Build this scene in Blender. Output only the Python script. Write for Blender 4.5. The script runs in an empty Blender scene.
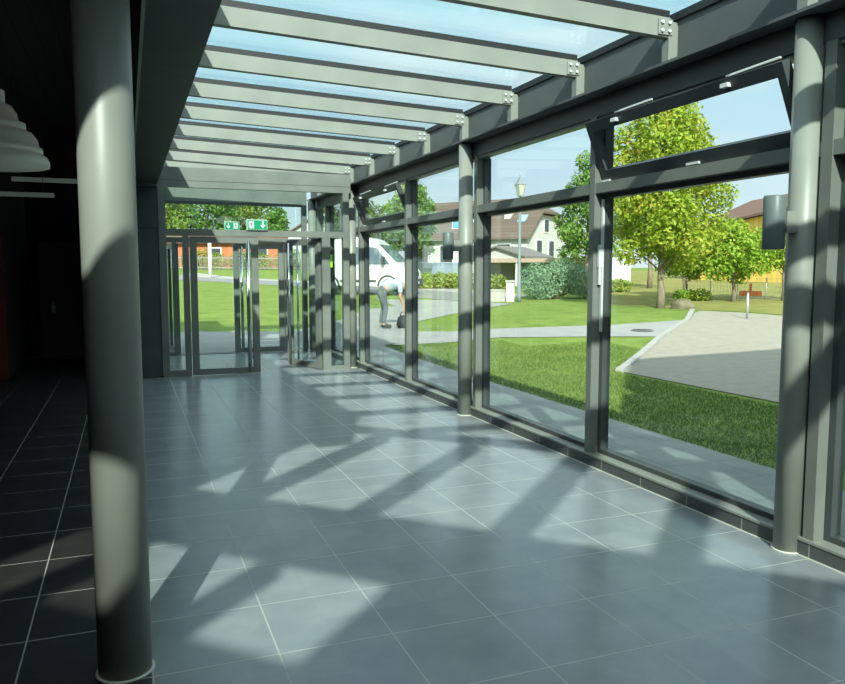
import bpy, bmesh, math, random
from mathutils import Vector, Matrix
random.seed(7)
sc = bpy.context.scene
C = sc.collection
PI = math.pi

# ------------------------------------------------------------------ helpers
WM = {}
def wmat(o): return WM.get(o.name, Matrix.Identity(4))
def link(o, parent=None, loc=(0, 0, 0), rot=(0, 0, 0)):
    C.objects.link(o)
    o.location = loc; o.rotation_euler = rot
    m = Matrix.Translation(loc) @ Matrix.Rotation(rot[2], 4, 'Z') @ Matrix.Rotation(rot[1], 4, 'Y') @ Matrix.Rotation(rot[0], 4, 'X')
    if parent:
        o.parent = parent; m = wmat(parent) @ m
    WM[o.name] = m
    return o
def tag(o, label=None, cat=None, group=None, kind=None):
    if label: o['label'] = label
    if cat: o['category'] = cat
    if group: o['group'] = group
    if kind: o['kind'] = kind
    return o
def thing(name, label, cat, loc, rz=0, group=None):
    o = bpy.data.objects.new(name, None); o.empty_display_size = .1
    link(o, None, loc, (0, 0, rz))
    if name in ('roof_beam', 'column', 'gate_pillar', 'garden_wall', 'low_wall'): o['kind'] = 'thing'
    return tag(o, label, cat, group)
def sroot(name, loc):
    o = bpy.data.objects.new(name, None); o.empty_display_size = .1
    link(o, None, loc); return tag(o, kind='structure')
class MB:
    """collects shapes (world coordinates unless local) for ONE mesh object"""
    def __init__(s): s.bm = bmesh.new()
    def box(s, x0, x1, y0, y1, z0, z1, bev=0, M=None):
        b = bmesh.new(); bmesh.ops.create_cube(b, size=1)
        for v in b.verts:
            v.co = Vector(((x0+x1)/2+v.co.x*(x1-x0), (y0+y1)/2+v.co.y*(y1-y0), (z0+z1)/2+v.co.z*(z1-z0)))
        if bev: bmesh.ops.bevel(b, geom=b.edges[:], offset=bev, segments=2, affect='EDGES', profile=.5)
        if M is not None: b.transform(M)
        s.add(b); return s
    def add(s, b):
        me = bpy.data.meshes.new('t'); b.to_mesh(me); b.free(); s.bm.from_mesh(me); bpy.data.meshes.remove(me)
    def bar(s, p, q, w, h, up=(0, 0, 1), bev=0):
        p, q = Vector(p), Vector(q); d = q-p; L = d.length; d.normalize()
        u = Vector(up); r = d.cross(u)
        if r.length < 1e-5: r = d.cross(Vector((1, 0, 0)))
        r.normalize(); u = r.cross(d)
        M = Matrix((r, d, u)).transposed().to_4x4(); M.translation = (p+q)/2
        return s.box(-w/2, w/2, -L/2, L/2, -h/2, h/2, bev, M)
    def tube(s, pts, rad, n=12, cap=True):
        pts = [Vector(p) for p in pts]; rs = rad if isinstance(rad, (list, tuple)) else [rad]*len(pts)
        b = s.bm; rings = []
        for i, p in enumerate(pts):
            d = (pts[min(i+1, len(pts)-1)]-pts[max(i-1, 0)]).normalized()
            a = Vector((1, 0, 0)) if abs(d.x) < .8 else Vector((0, 1, 0))
            u = d.cross(a).normalized(); w = d.cross(u)
            rings.append([b.verts.new(p+(u*math.cos(2*PI*k/n)+w*math.sin(2*PI*k/n))*rs[i]) for k in range(n)])
        for i in range(len(rings)-1):
            for k in range(n):
                f = b.faces.new((rings[i][k], rings[i][(k+1) % n], rings[i+1][(k+1) % n], rings[i+1][k])); f.smooth = True
        if cap:
            b.faces.new(rings[0][::-1]); b.faces.new(rings[-1])
        return s
    def lathe(s, prof, c=(0, 0, 0), n=32, smooth=True):
        b = s.bm; rings = []
        for r, z in prof:
            rings.append([b.verts.new((c[0]+r*math.cos(2*PI*k/n), c[1]+r*math.sin(2*PI*k/n), c[2]+z)) for k in range(n)] if r > 1e-6 else [b.verts.new((c[0], c[1], c[2]+z))])
        for A, B in zip(rings, rings[1:]):
            for k in range(n):
                k2 = (k+1) % n
                if len(A) == 1 and len(B) == 1: continue
                if len(A) == 1: f = b.faces.new((A[0], B[k2], B[k]))
                elif len(B) == 1: f = b.faces.new((A[k], A[k2], B[0]))
                else: f = b.faces.new((A[k], A[k2], B[k2], B[k]))
                f.smooth = smooth
        if len(rings[0]) > 1: b.faces.new(rings[0][::-1])
        if len(rings[-1]) > 1: b.faces.new(rings[-1])
        return s
    def poly(s, pts):
        s.bm.faces.new([s.bm.verts.new(p) for p in pts]); return s
    def prism(s, pts, ext):
        """closed extrusion of a planar polygon along vector ext"""
        e = Vector(ext); A = [s.bm.verts.new(Vector(p)) for p in pts]; B = [s.bm.verts.new(Vector(p)+e) for p in pts]
        s.bm.faces.new(A[::-1]); s.bm.faces.new(B); n = len(pts)
        for i in range(n): s.bm.faces.new((A[i], A[(i+1) % n], B[(i+1) % n], B[i]))
        return s
    def build(s, name, mat, parent=None, local=False, kind=None, label=None, smooth=None, bevel=0):
        bmesh.ops.recalc_face_normals(s.bm, faces=s.bm.faces[:])
        if bevel: bmesh.ops.bevel(s.bm, geom=[e for e in s.bm.edges if len(e.link_faces) == 2 and e.calc_face_angle(0) > .6], offset=bevel, segments=2, affect='EDGES')
        if smooth:
            for f in s.bm.faces: f.smooth = True
        if parent and not local: s.bm.transform(wmat(parent).inverted())
        me = bpy.data.meshes.new(name); s.bm.to_mesh(me); s.bm.free()
        me.materials.append(mat)
        o = bpy.data.objects.new(name, me); link(o, parent)
        tag(o, label=label, kind=kind)
        return o
def single(mb, name, mat, label, cat, loc, group=None, kind=None, local=False):
    """a thing that is one mesh, origin at loc"""
    bmesh.ops.recalc_face_normals(mb.bm, faces=mb.bm.faces[:])
    if not local: mb.bm.transform(Matrix.Translation(-Vector(loc)))
    me = bpy.data.meshes.new(name); mb.bm.to_mesh(me); mb.bm.free(); me.materials.append(mat)
    o = bpy.data.objects.new(name, me); link(o, None, loc)
    return tag(o, label, cat, group, kind)

# ------------------------------------------------------------------ materials
def mat(name, col, rough=.5, metal=0, spec=.5, coat=0, emis=None, es=1):
    m = bpy.data.materials.new(name); m.use_nodes = True
    b = m.node_tree.nodes['Principled BSDF']
    b.inputs['Base Color'].default_value = (*col, 1); b.inputs['Roughness'].default_value = rough
    b.inputs['Metallic'].default_value = metal; b.inputs['Specular IOR Level'].default_value = spec
    b.inputs['Coat Weight'].default_value = coat
    if emis: b.inputs['Emission Color'].default_value = (*emis, 1); b.inputs['Emission Strength'].default_value = es
    return m
def N(m, t, **kw):
    n = m.node_tree.nodes.new(t)
    for k, v in kw.items(): setattr(n, k, v)
    return n
def L(m, a, b): m.node_tree.links.new(a, b)
def ramp(m, stops):
    r = N(m, 'ShaderNodeValToRGB'); e = r.color_ramp.elements
    while len(e) < len(stops): e.new(.5)
    for i, (p, c) in enumerate(stops): e[i].position = p; e[i].color = (*c, 1)
    return r
def noisy(name, stops, scale, rough=.6, detail=6, bump=0, bscale=None, stretch=None, spec=.3, metal=0):
    m = mat(name, (.5, .5, .5), rough, metal, spec); b = m.node_tree.nodes['Principled BSDF']
    tc = N(m, 'ShaderNodeTexCoord'); nz = N(m, 'ShaderNodeTexNoise'); nz.inputs['Scale'].default_value = scale; nz.inputs['Detail'].default_value = detail; nz.inputs['Roughness'].default_value = .78 if detail > 9 else .5
    src = tc.outputs['Object']
    if stretch:
        mp = N(m, 'ShaderNodeMapping'); mp.inputs['Scale'].default_value = stretch; L(m, src, mp.inputs['Vector']); src = mp.outputs['Vector']
    L(m, src, nz.inputs['Vector'])
    r = ramp(m, stops); L(m, nz.outputs['Fac'], r.inputs['Fac']); L(m, r.outputs['Color'], b.inputs['Base Color'])
    if bump:
        n2 = N(m, 'ShaderNodeTexNoise'); n2.inputs['Scale'].default_value = bscale or scale*6; n2.inputs['Detail'].default_value = 4; L(m, tc.outputs['Object'], n2.inputs['Vector'])
        bp = N(m, 'ShaderNodeBump'); bp.inputs['Strength'].default_value = bump; bp.inputs['Distance'].default_value = .02
        L(m, n2.outputs['Fac'], bp.inputs['Height']); L(m, bp.outputs['Normal'], b.inputs['Normal'])
    return m
def glass(name, tint, refl=1.0, base=.035):
    m = bpy.data.materials.new(name); m.use_nodes = True; nt = m.node_tree
    nt.nodes.remove(nt.nodes['Principled BSDF']); out = nt.nodes['Material Output']
    t = N(m, 'ShaderNodeBsdfTransparent'); t.inputs['Color'].default_value = (*tint, 1)
    g = N(m, 'ShaderNodeBsdfGlossy'); g.inputs['Roughness'].default_value = 0.0; g.inputs['Color'].default_value = (.95, 1, .98, 1)
    lw = N(m, 'ShaderNodeLayerWeight'); lw.inputs['Blend'].default_value = .5
    p = N(m, 'ShaderNodeMath', operation='POWER'); p.inputs[1].default_value = 4.5; L(m, lw.outputs['Facing'], p.inputs[0])
    q = N(m, 'ShaderNodeMath', operation='MULTIPLY_ADD'); q.inputs[1].default_value = .8*refl; q.inputs[2].default_value = base; L(m, p.outputs[0], q.inputs[0])
    q.use_clamp = True
    mx = N(m, 'ShaderNodeMixShader'); L(m, q.outputs[0], mx.inputs[0]); L(m, t.outputs[0], mx.inputs[1]); L(m, g.outputs[0], mx.inputs[2])
    L(m, mx.outputs[0], out.inputs['Surface'])
    return m
def tiles(name, size, ox, oy, stops, grout, gw, rough, spec=.5, bump=.15, noise=3.0):
    m = mat(name, (.1, .1, .1), rough, 0, spec); b = m.node_tree.nodes['Principled BSDF']
    tc = N(m, 'ShaderNodeTexCoord'); sp = N(m, 'ShaderNodeSeparateXYZ'); L(m, tc.outputs['Object'], sp.inputs[0])
    def line(o, off):
        a = N(m, 'ShaderNodeMath', operation='SUBTRACT'); a.inputs[1].default_value = off-size/2; L(m, o, a.inputs[0])
        d = N(m, 'ShaderNodeMath', operation='DIVIDE'); d.inputs[1].default_value = size; L(m, a.outputs[0], d.inputs[0])
        f = N(m, 'ShaderNodeMath', operation='FRACT'); L(m, d.outputs[0], f.inputs[0])
        s = N(m, 'ShaderNodeMath', operation='SUBTRACT'); s.inputs[1].default_value = .5; L(m, f.outputs[0], s.inputs[0])
        ab = N(m, 'ShaderNodeMath', operation='ABSOLUTE'); L(m, s.outputs[0], ab.inputs[0])
        lt = N(m, 'ShaderNodeMath', operation='LESS_THAN'); lt.inputs[1].default_value = gw/2/size; L(m, ab.outputs[0], lt.inputs[0])
        fl = N(m, 'ShaderNodeMath', operation='FLOOR'); L(m, d.outputs[0], fl.inputs[0])
        return lt.outputs[0], fl.outputs[0]
    lx, fx = line(sp.outputs['X'], ox); ly, fy = line(sp.outputs['Y'], oy)
    mx = N(m, 'ShaderNodeMath', operation='MAXIMUM'); L(m, lx, mx.inputs[0]); L(m, ly, mx.inputs[1])
    cb = N(m, 'ShaderNodeCombineXYZ'); L(m, fx, cb.inputs[0]); L(m, fy, cb.inputs[1])
    wn = N(m, 'ShaderNodeTexWhiteNoise'); L(m, cb.outputs[0], wn.inputs['Vector'])
    nz = N(m, 'ShaderNodeTexNoise'); nz.inputs['Scale'].default_value = noise; nz.inputs['Detail'].default_value = 8; nz.inputs['Roughness'].default_value = .65; L(m, tc.outputs['Object'], nz.inputs['Vector'])
    ad = N(m, 'ShaderNodeMath', operation='MULTIPLY_ADD'); ad.inputs[1].default_value = .18; L(m, wn.outputs['Value'], ad.inputs[0])
    sb = N(m, 'ShaderNodeMath', operation='SUBTRACT'); sb.inputs[1].default_value = .09; L(m, nz.outputs['Fac'], sb.inputs[0]); L(m, sb.outputs[0], ad.inputs[2])
    r = ramp(m, stops); L(m, ad.outputs[0], r.inputs['Fac'])
    cm = N(m, 'ShaderNodeMix', data_type='RGBA'); L(m, mx.outputs[0], cm.inputs[0]); L(m, r.outputs['Color'], cm.inputs[6]); cm.inputs[7].default_value = (*grout, 1)
    L(m, cm.outputs[2], b.inputs['Base Color'])
    rm = N(m, 'ShaderNodeMath', operation='MULTIPLY_ADD'); rm.inputs[1].default_value = .4; rm.inputs[2].default_value = rough; L(m, mx.outputs[0], rm.inputs[0]); L(m, rm.outputs[0], b.inputs['Roughness'])
    bp = N(m, 'ShaderNodeBump'); bp.inputs['Strength'].default_value = bump; bp.inputs['Distance'].default_value = .003; bp.invert = True
    L(m, mx.outputs[0], bp.inputs['Height']); L(m, bp.outputs['Normal'], b.inputs['Normal'])
    return m
def leafmat(name, stops, transl=.35):
    m = bpy.data.materials.new(name); m.use_nodes = True; nt = m.node_tree; b = nt.nodes['Principled BSDF']; out = nt.nodes['Material Output']
    geo = N(m, 'ShaderNodeNewGeometry'); tc = N(m, 'ShaderNodeTexCoord'); nz = N(m, 'ShaderNodeTexNoise'); nz.inputs['Scale'].default_value = .9; nz.inputs['Detail'].default_value = 2
    L(m, tc.outputs['Object'], nz.inputs['Vector'])
    a = N(m, 'ShaderNodeMath', operation='MULTIPLY_ADD'); a.inputs[1].default_value = .55; L(m, geo.outputs['Random Per Island'], a.inputs[0])
    s = N(m, 'ShaderNodeMath', operation='MULTIPLY_ADD'); s.inputs[1].default_value = 1.0; s.inputs[2].default_value = -.27; L(m, nz.outputs['Fac'], s.inputs[0]); L(m, s.outputs[0], a.inputs[2])
    r = ramp(m, stops); L(m, a.outputs[0], r.inputs['Fac']); L(m, r.outputs['Color'], b.inputs['Base Color'])
    b.inputs['Roughness'].default_value = .55; b.inputs['Specular IOR Level'].default_value = .3
    t = N(m, 'ShaderNodeBsdfTranslucent'); L(m, r.outputs['Color'], t.inputs['Color'])
    mx = N(m, 'ShaderNodeMixShader'); mx.inputs[0].default_value = transl; L(m, b.outputs[0], mx.inputs[1]); L(m, t.outputs[0], mx.inputs[2]); L(m, mx.outputs[0], out.inputs['Surface'])
    return m
def planks(name, c1, c2, width, axis='X', rough=.7, gap=.06):
    m = mat(name, c1, rough); b = m.node_tree.nodes['Principled BSDF']
    tc = N(m, 'ShaderNodeTexCoord'); sp = N(m, 'ShaderNodeSeparateXYZ'); L(m, tc.outputs['Object'], sp.inputs[0])
    d = N(m, 'ShaderNodeMath', operation='DIVIDE'); d.inputs[1].default_value = width; L(m, sp.outputs[axis], d.inputs[0])
    f = N(m, 'ShaderNodeMath', operation='FRACT'); L(m, d.outputs[0], f.inputs[0])
    lt = N(m, 'ShaderNodeMath', operation='LESS_THAN'); lt.inputs[1].default_value = gap; L(m, f.outputs[0], lt.inputs[0])
    fl = N(m, 'ShaderNodeMath', operation='FLOOR'); L(m, d.outputs[0], fl.inputs[0])
    wn = N(m, 'ShaderNodeTexWhiteNoise', noise_dimensions='1D'); L(m, fl.outputs[0], wn.inputs['W'])
    hs = N(m, 'ShaderNodeMix', data_type='RGBA'); hs.inputs[6].default_value = (*c1, 1); hs.inputs[7].default_value = (*[v*.82 for v in c1], 1); L(m, wn.outputs['Value'], hs.inputs[0])
    mx = N(m, 'ShaderNodeMix', data_type='RGBA'); L(m, lt.outputs[0], mx.inputs[0]); L(m, hs.outputs[2], mx.inputs[6]); mx.inputs[7].default_value = (*c2, 1)
    L(m, mx.outputs[2], b.inputs['Base Color'])
    return m

STEEL = noisy('steel_paint', [(.35, (.225, .236, .203)), (.65, (.262, .273, .236))], 3, rough=.42, detail=3, spec=.45)
STEELD = noisy('dark_steel_paint', [(.35, (.085, .096, .095)), (.65, (.105, .116, .114))], 3, rough=.45, detail=3, spec=.4)
FRAME = noisy('window_frame_paint', [(.35, (.145, .157, .139)), (.65, (.180, .192, .168))], 3, rough=.42, detail=3, spec=.45)
SASHM = noisy('sash_paint', [(.35, (.055, .062, .062)), (.65, (.070, .076, .076))], 3, rough=.4, detail=3, spec=.45)
BLACKG = mat('gasket', (.012, .013, .014), .5)
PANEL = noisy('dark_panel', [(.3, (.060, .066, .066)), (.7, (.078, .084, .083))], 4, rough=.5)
CHROME = mat('brushed_steel', (.62, .63, .61), .25, 1)
ALU = mat('white_aluminium', (.72, .74, .72), .35, .2)
GLASSM = glass('window_glass', (.90, .95, .94))
ROOFG = glass('roof_glass', (.88, .965, .975), .5)
FLOORM = tiles('floor_tiles', .5, .042, 3.07, [(.3, (.195, .222, .236)), (.5, (.240, .264, .274)), (.7, (.285, .306, .308))], (.42, .44, .40), .007, .25, spec=.8)
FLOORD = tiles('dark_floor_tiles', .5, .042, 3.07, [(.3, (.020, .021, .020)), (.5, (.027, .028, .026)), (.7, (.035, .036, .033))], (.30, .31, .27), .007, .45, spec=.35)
SKIRT = tiles('skirting_tiles', .5, 5.0, 3.07, [(.3, (.060, .068, .066)), (.7, (.09, .098, .094))], (.30, .31, .28), .008, .5)
GROUT = mat('grout_ring', (.55, .55, .46), .8)
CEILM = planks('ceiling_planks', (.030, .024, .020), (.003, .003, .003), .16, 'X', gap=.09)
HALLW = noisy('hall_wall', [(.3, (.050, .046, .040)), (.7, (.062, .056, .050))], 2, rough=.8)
REDW = noisy('red_wall', [(.3, (.16, .030, .018)), (.7, (.20, .040, .022))], 2, rough=.8)
DOORM = mat('hall_door_paint', (.12, .11, .09), .5)
SOLID = noisy('concrete_roof', [(.3, (.05, .05, .05)), (.7, (.07, .07, .07))], 2, rough=.8)
BEIGE = mat('beige_side', (.33, .33, .25), .6)
WHITE = mat('white_enamel', (.75, .77, .72), .4)
WHITEL = mat('lamp_white', (.62, .66, .60), .5, emis=(.8, .9, .8), es=.035)
EXITG = mat('exit_green', (.0, .22, .10), .4, emis=(0, .35, .16), es=.22)
EXITW = mat('exit_white', (.75, .8, .76), .4, emis=(.9, 1, .93), es=.12)
LIME = mat('lime_sticker', (.35, .75, .02), .5)
PAVE = tiles('facade_paving', .5, 3.66, .1, [(.3, (0.302, 0.310, 0.302)), (.7, (0.360, 0.367, 0.360))], (.25, .26, .25), .010, .75, spec=.25)
PATHM = noisy('concrete_path', [(.3, (0.317, 0.324, 0.310)), (.7, (0.382, 0.382, 0.360))], 1.3, rough=.85, bump=.15, bscale=60)
GRAVEL = noisy('plaza_gravel', [(.3, (.31, .285, .235)), (.5, (.37, .345, .285)), (.7, (.42, .39, .32))], 5, rough=.95, detail=10, bump=.4, bscale=90)
KERBM = noisy('kerb_concrete', [(.3, (0.374, 0.374, 0.353)), (.7, (0.446, 0.439, 0.410))], 3, rough=.85)
ASPH = noisy('road_asphalt', [(.3, (0.238, 0.238, 0.238)), (.7, (0.288, 0.288, 0.281))], 2, rough=.9)
SIDEW = noisy('sidewalk', [(.3, (0.396, 0.374, 0.338)), (.7, (0.446, 0.425, 0.382))], 2, rough=.9)
LAWN = noisy('lawn_grass', [(.30, (.125, .195, .040)), (.5, (.195, .280, .062)), (.70, (.285, .350, .095))], 1.2, rough=.9, detail=15, bump=1.0, bscale=45, spec=.1)
DRYG = noisy('dry_grass', [(.3, (.17, .205, .045)), (.5, (.27, .265, .085)), (.7, (.36, .32, .14))], .7, rough=.95, detail=10, bump=.8, bscale=30, spec=.1)
BARK = noisy('bark', [(.3, (.16, .13, .09)), (.7, (.30, .26, .19))], 12, rough=.9, stretch=(1, 1, .2), bump=.5)
ROCK = noisy('boulder_rock', [(.3, (.15, .135, .085)), (.7, (.24, .215, .14))], 4, rough=.9, bump=.6)
RENDERW = noisy('white_render', [(.3, (0.518, 0.526, 0.504)), (.7, (0.576, 0.576, 0.554))], 1, rough=.85)
TILEB = planks('brown_roof_tiles', (.155, .118, .092), (.10, .072, .055), .3, 'Y', rough=.85, gap=.15)
TILER = planks('red_roof_tiles', (.19, .115, .085), (.12, .07, .05), .3, 'Y', rough=.85, gap=.15)
WINDK = mat('dark_window', (.04, .05, .06), .15)
YPLANK = planks('yellow_planks', (.96, .66, .16), (.62, .40, .08), .42, 'X', rough=.75, gap=.08)
ORANGE = mat('orange_paint', (.80, .20, .03), .6)
ORWALL = planks('orange_wall', (.50, .175, .075), (.32, .10, .05), .5, 'X', gap=.06)
GALV = mat('galvanised', (.46, .48, .47), .45, .5)
LAMPM = mat('lamp_post_paint', (.21, .26, .27), .45)
LAMPG = glass('lantern_glass', (.85, .87, .80), .5, .2)
VANW = mat('van_white', (.80, .82, .80), .3, coat=.4)
VANG = mat('van_glass', (.10, .15, .18), .08, spec=.8)
VANB = mat('van_black_plastic', (.03, .032, .034), .6)
RUB = mat('rubber', (.018, .018, .018), .85)
BLUEG = noisy('blue_grey_wall', [(.3, (.22, .29, .37)), (.7, (.28, .35, .43))], 1, rough=.8)
SKIN = mat('skin', (.56, .34, .24), .55)
SHIRT = noisy('shirt_cloth', [(.3, (.40, .49, .60)), (.7, (.50, .58, .67))], 6, rough=.85)
TROUS = noisy('trouser_cloth', [(.3, (.10, .125, .15)), (.7, (.15, .175, .20))], 8, rough=.9)
HAIR = mat('hair', (.05, .035, .025), .7)
BAGM = noisy('bag_cloth', [(.3, (.02, .022, .026)), (.7, (.04, .042, .046))], 10, rough=.85)
LEAF_MAIN = leafmat('maple_leaves', [(.0, (.10, .19, .012)), (.30, (.24, .36, .025)), (.55, (.33, .43, .045)), (.82, (.46, .47, .07)), (.95, (.46, .19, .06))])
LEAF_FRUIT = leafmat('fruit_tree_leaves', [(.0, (.07, .17, .015)), (.4, (.20, .36, .03)), (.8, (.40, .52, .07)), (1, (.50, .48, .10))])
LEAF_GRN = leafmat('green_leaves', [(.0, (.07, .16, .025)), (.5, (.15, .29, .05)), (1, (.30, .42, .10))])
LEAF_DRK = leafmat('dark_leaves', [(.0, (.035, .09, .02)), (.5, (.09, .18, .035)), (1, (.22, .30, .07))])
LEAF_JUN = leafmat('juniper_needles', [(.0, (.10, .20, .11)), (.5, (.24, .38, .23)), (1, (.40, .52, .34))], .15)
LEAF_HDG = leafmat('hedge_leaves', [(.0, (.13, .22, .03)), (.5, (.26, .36, .06)), (1, (.45, .46, .12))])

# ------------------------------------------------------------------ terrain
def ss(a, b, x):
    t = min(1, max(0, (x-a)/(b-a))); return t*t*(3-2*t)
def H(x, y):
    r = math.hypot(x, y)
    return -.05+.45*ss(12, 27, r)+.016*min(45, max(0, r-27))+.03*min(23, max(0, r-62))
def terrain(name, pts, dz, m, step=1.0, kind='structure', thick=0, edge=None):
    b = bmesh.new(); b.faces.new([b.verts.new((x, y, 0)) for x, y in pts])
    xs = [p[0] for p in pts]; ys = [p[1] for p in pts]
    for ax, lo, hi in ((0, min(xs), max(xs)), (1, min(ys), max(ys))):
        v = math.ceil(lo/step)*step
        while v < hi:
            if v > lo+1e-4:
                co = (v, 0, 0) if ax == 0 else (0, v, 0); no = (1, 0, 0) if ax == 0 else (0, 1, 0)
                bmesh.ops.bisect_plane(b, geom=b.verts[:]+b.edges[:]+b.faces[:], plane_co=co, plane_no=no, dist=1e-5)
            v += step
    for v in b.verts: v.co.z = H(v.co.x, v.co.y)+dz
    bmesh.ops.triangulate(b, faces=b.faces[:])
    for f in b.faces:
        f.normal_update()
        if f.normal.z < 0: f.normal_flip()
    if thick:
        r = bmesh.ops.extrude_face_region(b, geom=b.faces[:])
        for v in [g for g in r['geom'] if isinstance(g, bmesh.types.BMVert)]: v.co.z += thick
        bmesh.ops.recalc_face_normals(b, faces=b.faces[:])
    me = bpy.data.meshes.new(name); b.to_mesh(me); b.free(); me.materials.append(m)
    if not thick:
        for p in me.polygons: p.use_smooth = True
    o = bpy.data.objects.new(name, me); link(o); return tag(o, kind=kind)
terrain('lawn', [(-60, 15.06), (3.64, 15.06), (3.64, -12), (125, -12), (125, 130), (-60, 130)], 0, LAWN)
terrain('facade_paving', [(3.66, -8), (4.93, -8), (4.93, 15.1), (3.66, 15.1)], .012, PAVE)
terrain('entrance_paving', [(-6, 15.1), (4.95, 15.1), (5.5, 15.37), (6.46, 17.06), (7.19, 19.05), (8.1, 21.9), (8.35, 24.2), (7.07, 23.04), (5.2, 19.9), (3.58, 18.06), (1.57, 18.68), (-6, 18.9)], .011, PATHM)
terrain('path', [(5.5, 15.37), (5.0, 15.02), (6.42, 15.02), (7.79, 15.36), (9.69, 14.68), (11.17, 13.95), (13.99, 16.43), (11.38, 16.35), (10.88, 16.49), (8.54, 16.85), (7.18, 16.78), (6.46, 17.06)], .012, PATHM)
terrain('branch_path', [(7.19, 19.05), (8.74, 20.45), (11.65, 23.0), (12.6, 23.9), (11.25, 27.0), (9.0, 28.5), (8.35, 24.2), (8.1, 21.9)], .012, PATHM)
terrain('plaza', [(7.41, 10.22), (7.45, 8.7), (7.5, 7.0), (7.6, 4.6), (30, 4.6), (30, 13.5), (16.9, 15.6), (16.56, 17.39), (16.06, 18.44), (15.4, 17.9), (13.85, 16.27), (11.07, 13.83)], .012, GRAVEL)
kp = [(7.41, 10.22), (11.07, 13.83), (13.85, 16.27), (16.0, 18.6)]
for i, (a, b) in enumerate(zip(kp, kp[1:])):
    d = Vector((b[0]-a[0], b[1]-a[1])).normalized(); n = Vector((-d.y, d.x))*.13
    terrain('kerb', [a, b, (b[0]+n.x, b[1]+n.y), (a[0]+n.x, a[1]+n.y)], .0, KERBM, thick=.06)
terrain('grass_bank', [(14.9, 22.6), (15.9, 20.3), (16.3, 18.6), (16.9, 17.4), (17.4, 14.5), (34, 13), (60, 40), (44, 60), (26, 40), (19, 28)], .010, DRYG)
terrain('road', [(3.57, 56.8), (9.07, 41.9), (10.07, 36.8), (11.25, 27.6), (12.1, 25.2), (14.7, 27.5), (14.6, 30), (13.8, 36.2), (11.0, 47.6), (8.0, 56), (4.2, 66), (-30, 110), (-40, 110)], .012, ASPH)
terrain('sidewalk', [(14.7, 27.5), (14.6, 30), (13.8, 36.2), (11.0, 47.6), (8.0, 56), (4.2, 66), (5.4, 70), (11.36, 52.5), (13.0, 47.6), (16.0, 38.5), (16.5, 33.5), (15.9, 28.6)], .016, SIDEW)

# ------------------------------------------------------------------ room shell
PX = 3.485          # face of the tiled plinth under the glazing
MB().box(.042, PX+.16, -5.2, 15.08, -.3, 0).build('floor', FLOORM, kind='structure')
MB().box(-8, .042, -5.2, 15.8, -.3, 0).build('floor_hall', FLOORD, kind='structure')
MB().box(PX, PX+.14, -5, 15.0, 0, .085).build('baseboard_right', SKIRT, kind='structure')
MB().box(PX-.006, PX+.15, -5, 15.0, .085, .10).build('trim_1', STEEL, kind='structure')      # metal sill
MB().box(PX-.010, PX, -5, 11.86, 0, .004).build('trim_2', GROUT, kind='structure')           # pale joint along the plinth
# left hall, dark
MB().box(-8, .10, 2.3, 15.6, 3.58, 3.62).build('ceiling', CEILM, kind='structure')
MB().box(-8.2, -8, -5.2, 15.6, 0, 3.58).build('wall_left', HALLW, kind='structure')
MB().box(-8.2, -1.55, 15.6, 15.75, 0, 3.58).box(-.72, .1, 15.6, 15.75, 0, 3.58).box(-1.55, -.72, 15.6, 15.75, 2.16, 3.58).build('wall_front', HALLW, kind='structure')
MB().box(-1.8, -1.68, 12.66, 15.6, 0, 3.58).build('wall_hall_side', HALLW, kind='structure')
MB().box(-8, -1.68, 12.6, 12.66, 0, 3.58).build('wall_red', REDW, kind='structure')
MB().box(-8, 3.6, -5.2, -5.0, 0, 3.25).build('wall_back', HALLW, kind='structure')
dr = sroot('door_1', (-1.135, 15.62, 0))
MB().box(-1.50, -.77, 15.60, 15.66, 0, 2.11).build('leaf', DOORM, dr)
MB().box(-1.55, -1.50, 15.57, 15.70, 0, 2.16).box(-.77, -.72, 15.57, 15.70, 0, 2.16).box(-1.50, -.77, 15.57, 15.70, 2.11, 2.16).build('door_frame', HALLW, dr)
mbh = MB().box(-1.31, -1.25, 15.59, 15.60, .80, 1.02).tube([(-1.28, 15.59, .96), (-1.28, 15.55, .96), (-1.16, 15.55, .96)], .011, 8); mbh.build('handle', CHROME, dr)
# long dark downstand beam between hall and glazed roof
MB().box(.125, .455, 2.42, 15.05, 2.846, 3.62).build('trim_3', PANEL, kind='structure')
MB().box(.107, .125, 2.42, 11.95, 2.846, 3.575).build('trim_4', BEIGE, kind='structure')
# wall between hall and vestibule
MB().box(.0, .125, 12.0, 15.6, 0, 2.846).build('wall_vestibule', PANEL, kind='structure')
# solid roof above the hall
MB().box(-8.2, .455, 2.36, 15.8, 3.62, 3.70).build('roof_slab', SOLID, kind='structure')
# roof over the bend behind the viewer: bars turned 45 degrees to the corridor
def rot_piece(mbx, a0, a1, b0, b1, z0, z1, xmax=3.44, ymin=-8):
    P = lambda a, b: ((b-a)/2, (a+b)/2)
    b = bmesh.new(); b.faces.new([b.verts.new((*P(a, q), z0)) for a, q in ((a0, b0), (a1, b0), (a1, b1), (a0, b1))])
    bmesh.ops.bisect_plane(b, geom=b.verts[:]+b.edges[:]+b.faces[:], plane_co=(xmax, 0, 0), plane_no=(1, 0, 0), clear_outer=True)
    bmesh.ops.bisect_plane(b, geom=b.verts[:]+b.edges[:]+b.faces[:], plane_co=(0, ymin, 0), plane_no=(0, -1, 0), clear_outer=True)
    if b.faces:
        r = bmesh.ops.extrude_face_region(b, geom=b.faces[:])
        for v in [g for g in r['geom'] if isinstance(g, bmesh.types.BMVert)]: v.co.z += z1-z0
    mbx.add(b)
m1 = MB(); rot_piece(m1, 2.07, 13, -14, 2.62, 3.28, 3.70); rot_piece(m1, -4.2, 2.07, -1.82, -.66, 3.28, 3.40)
rot_piece(m1, -13, 2.07, -16, -3.24, 3.28, 3.40); rot_piece(m1, -8, -1.0, -3.24, -1.82, 3.28, 3.40)
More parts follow.
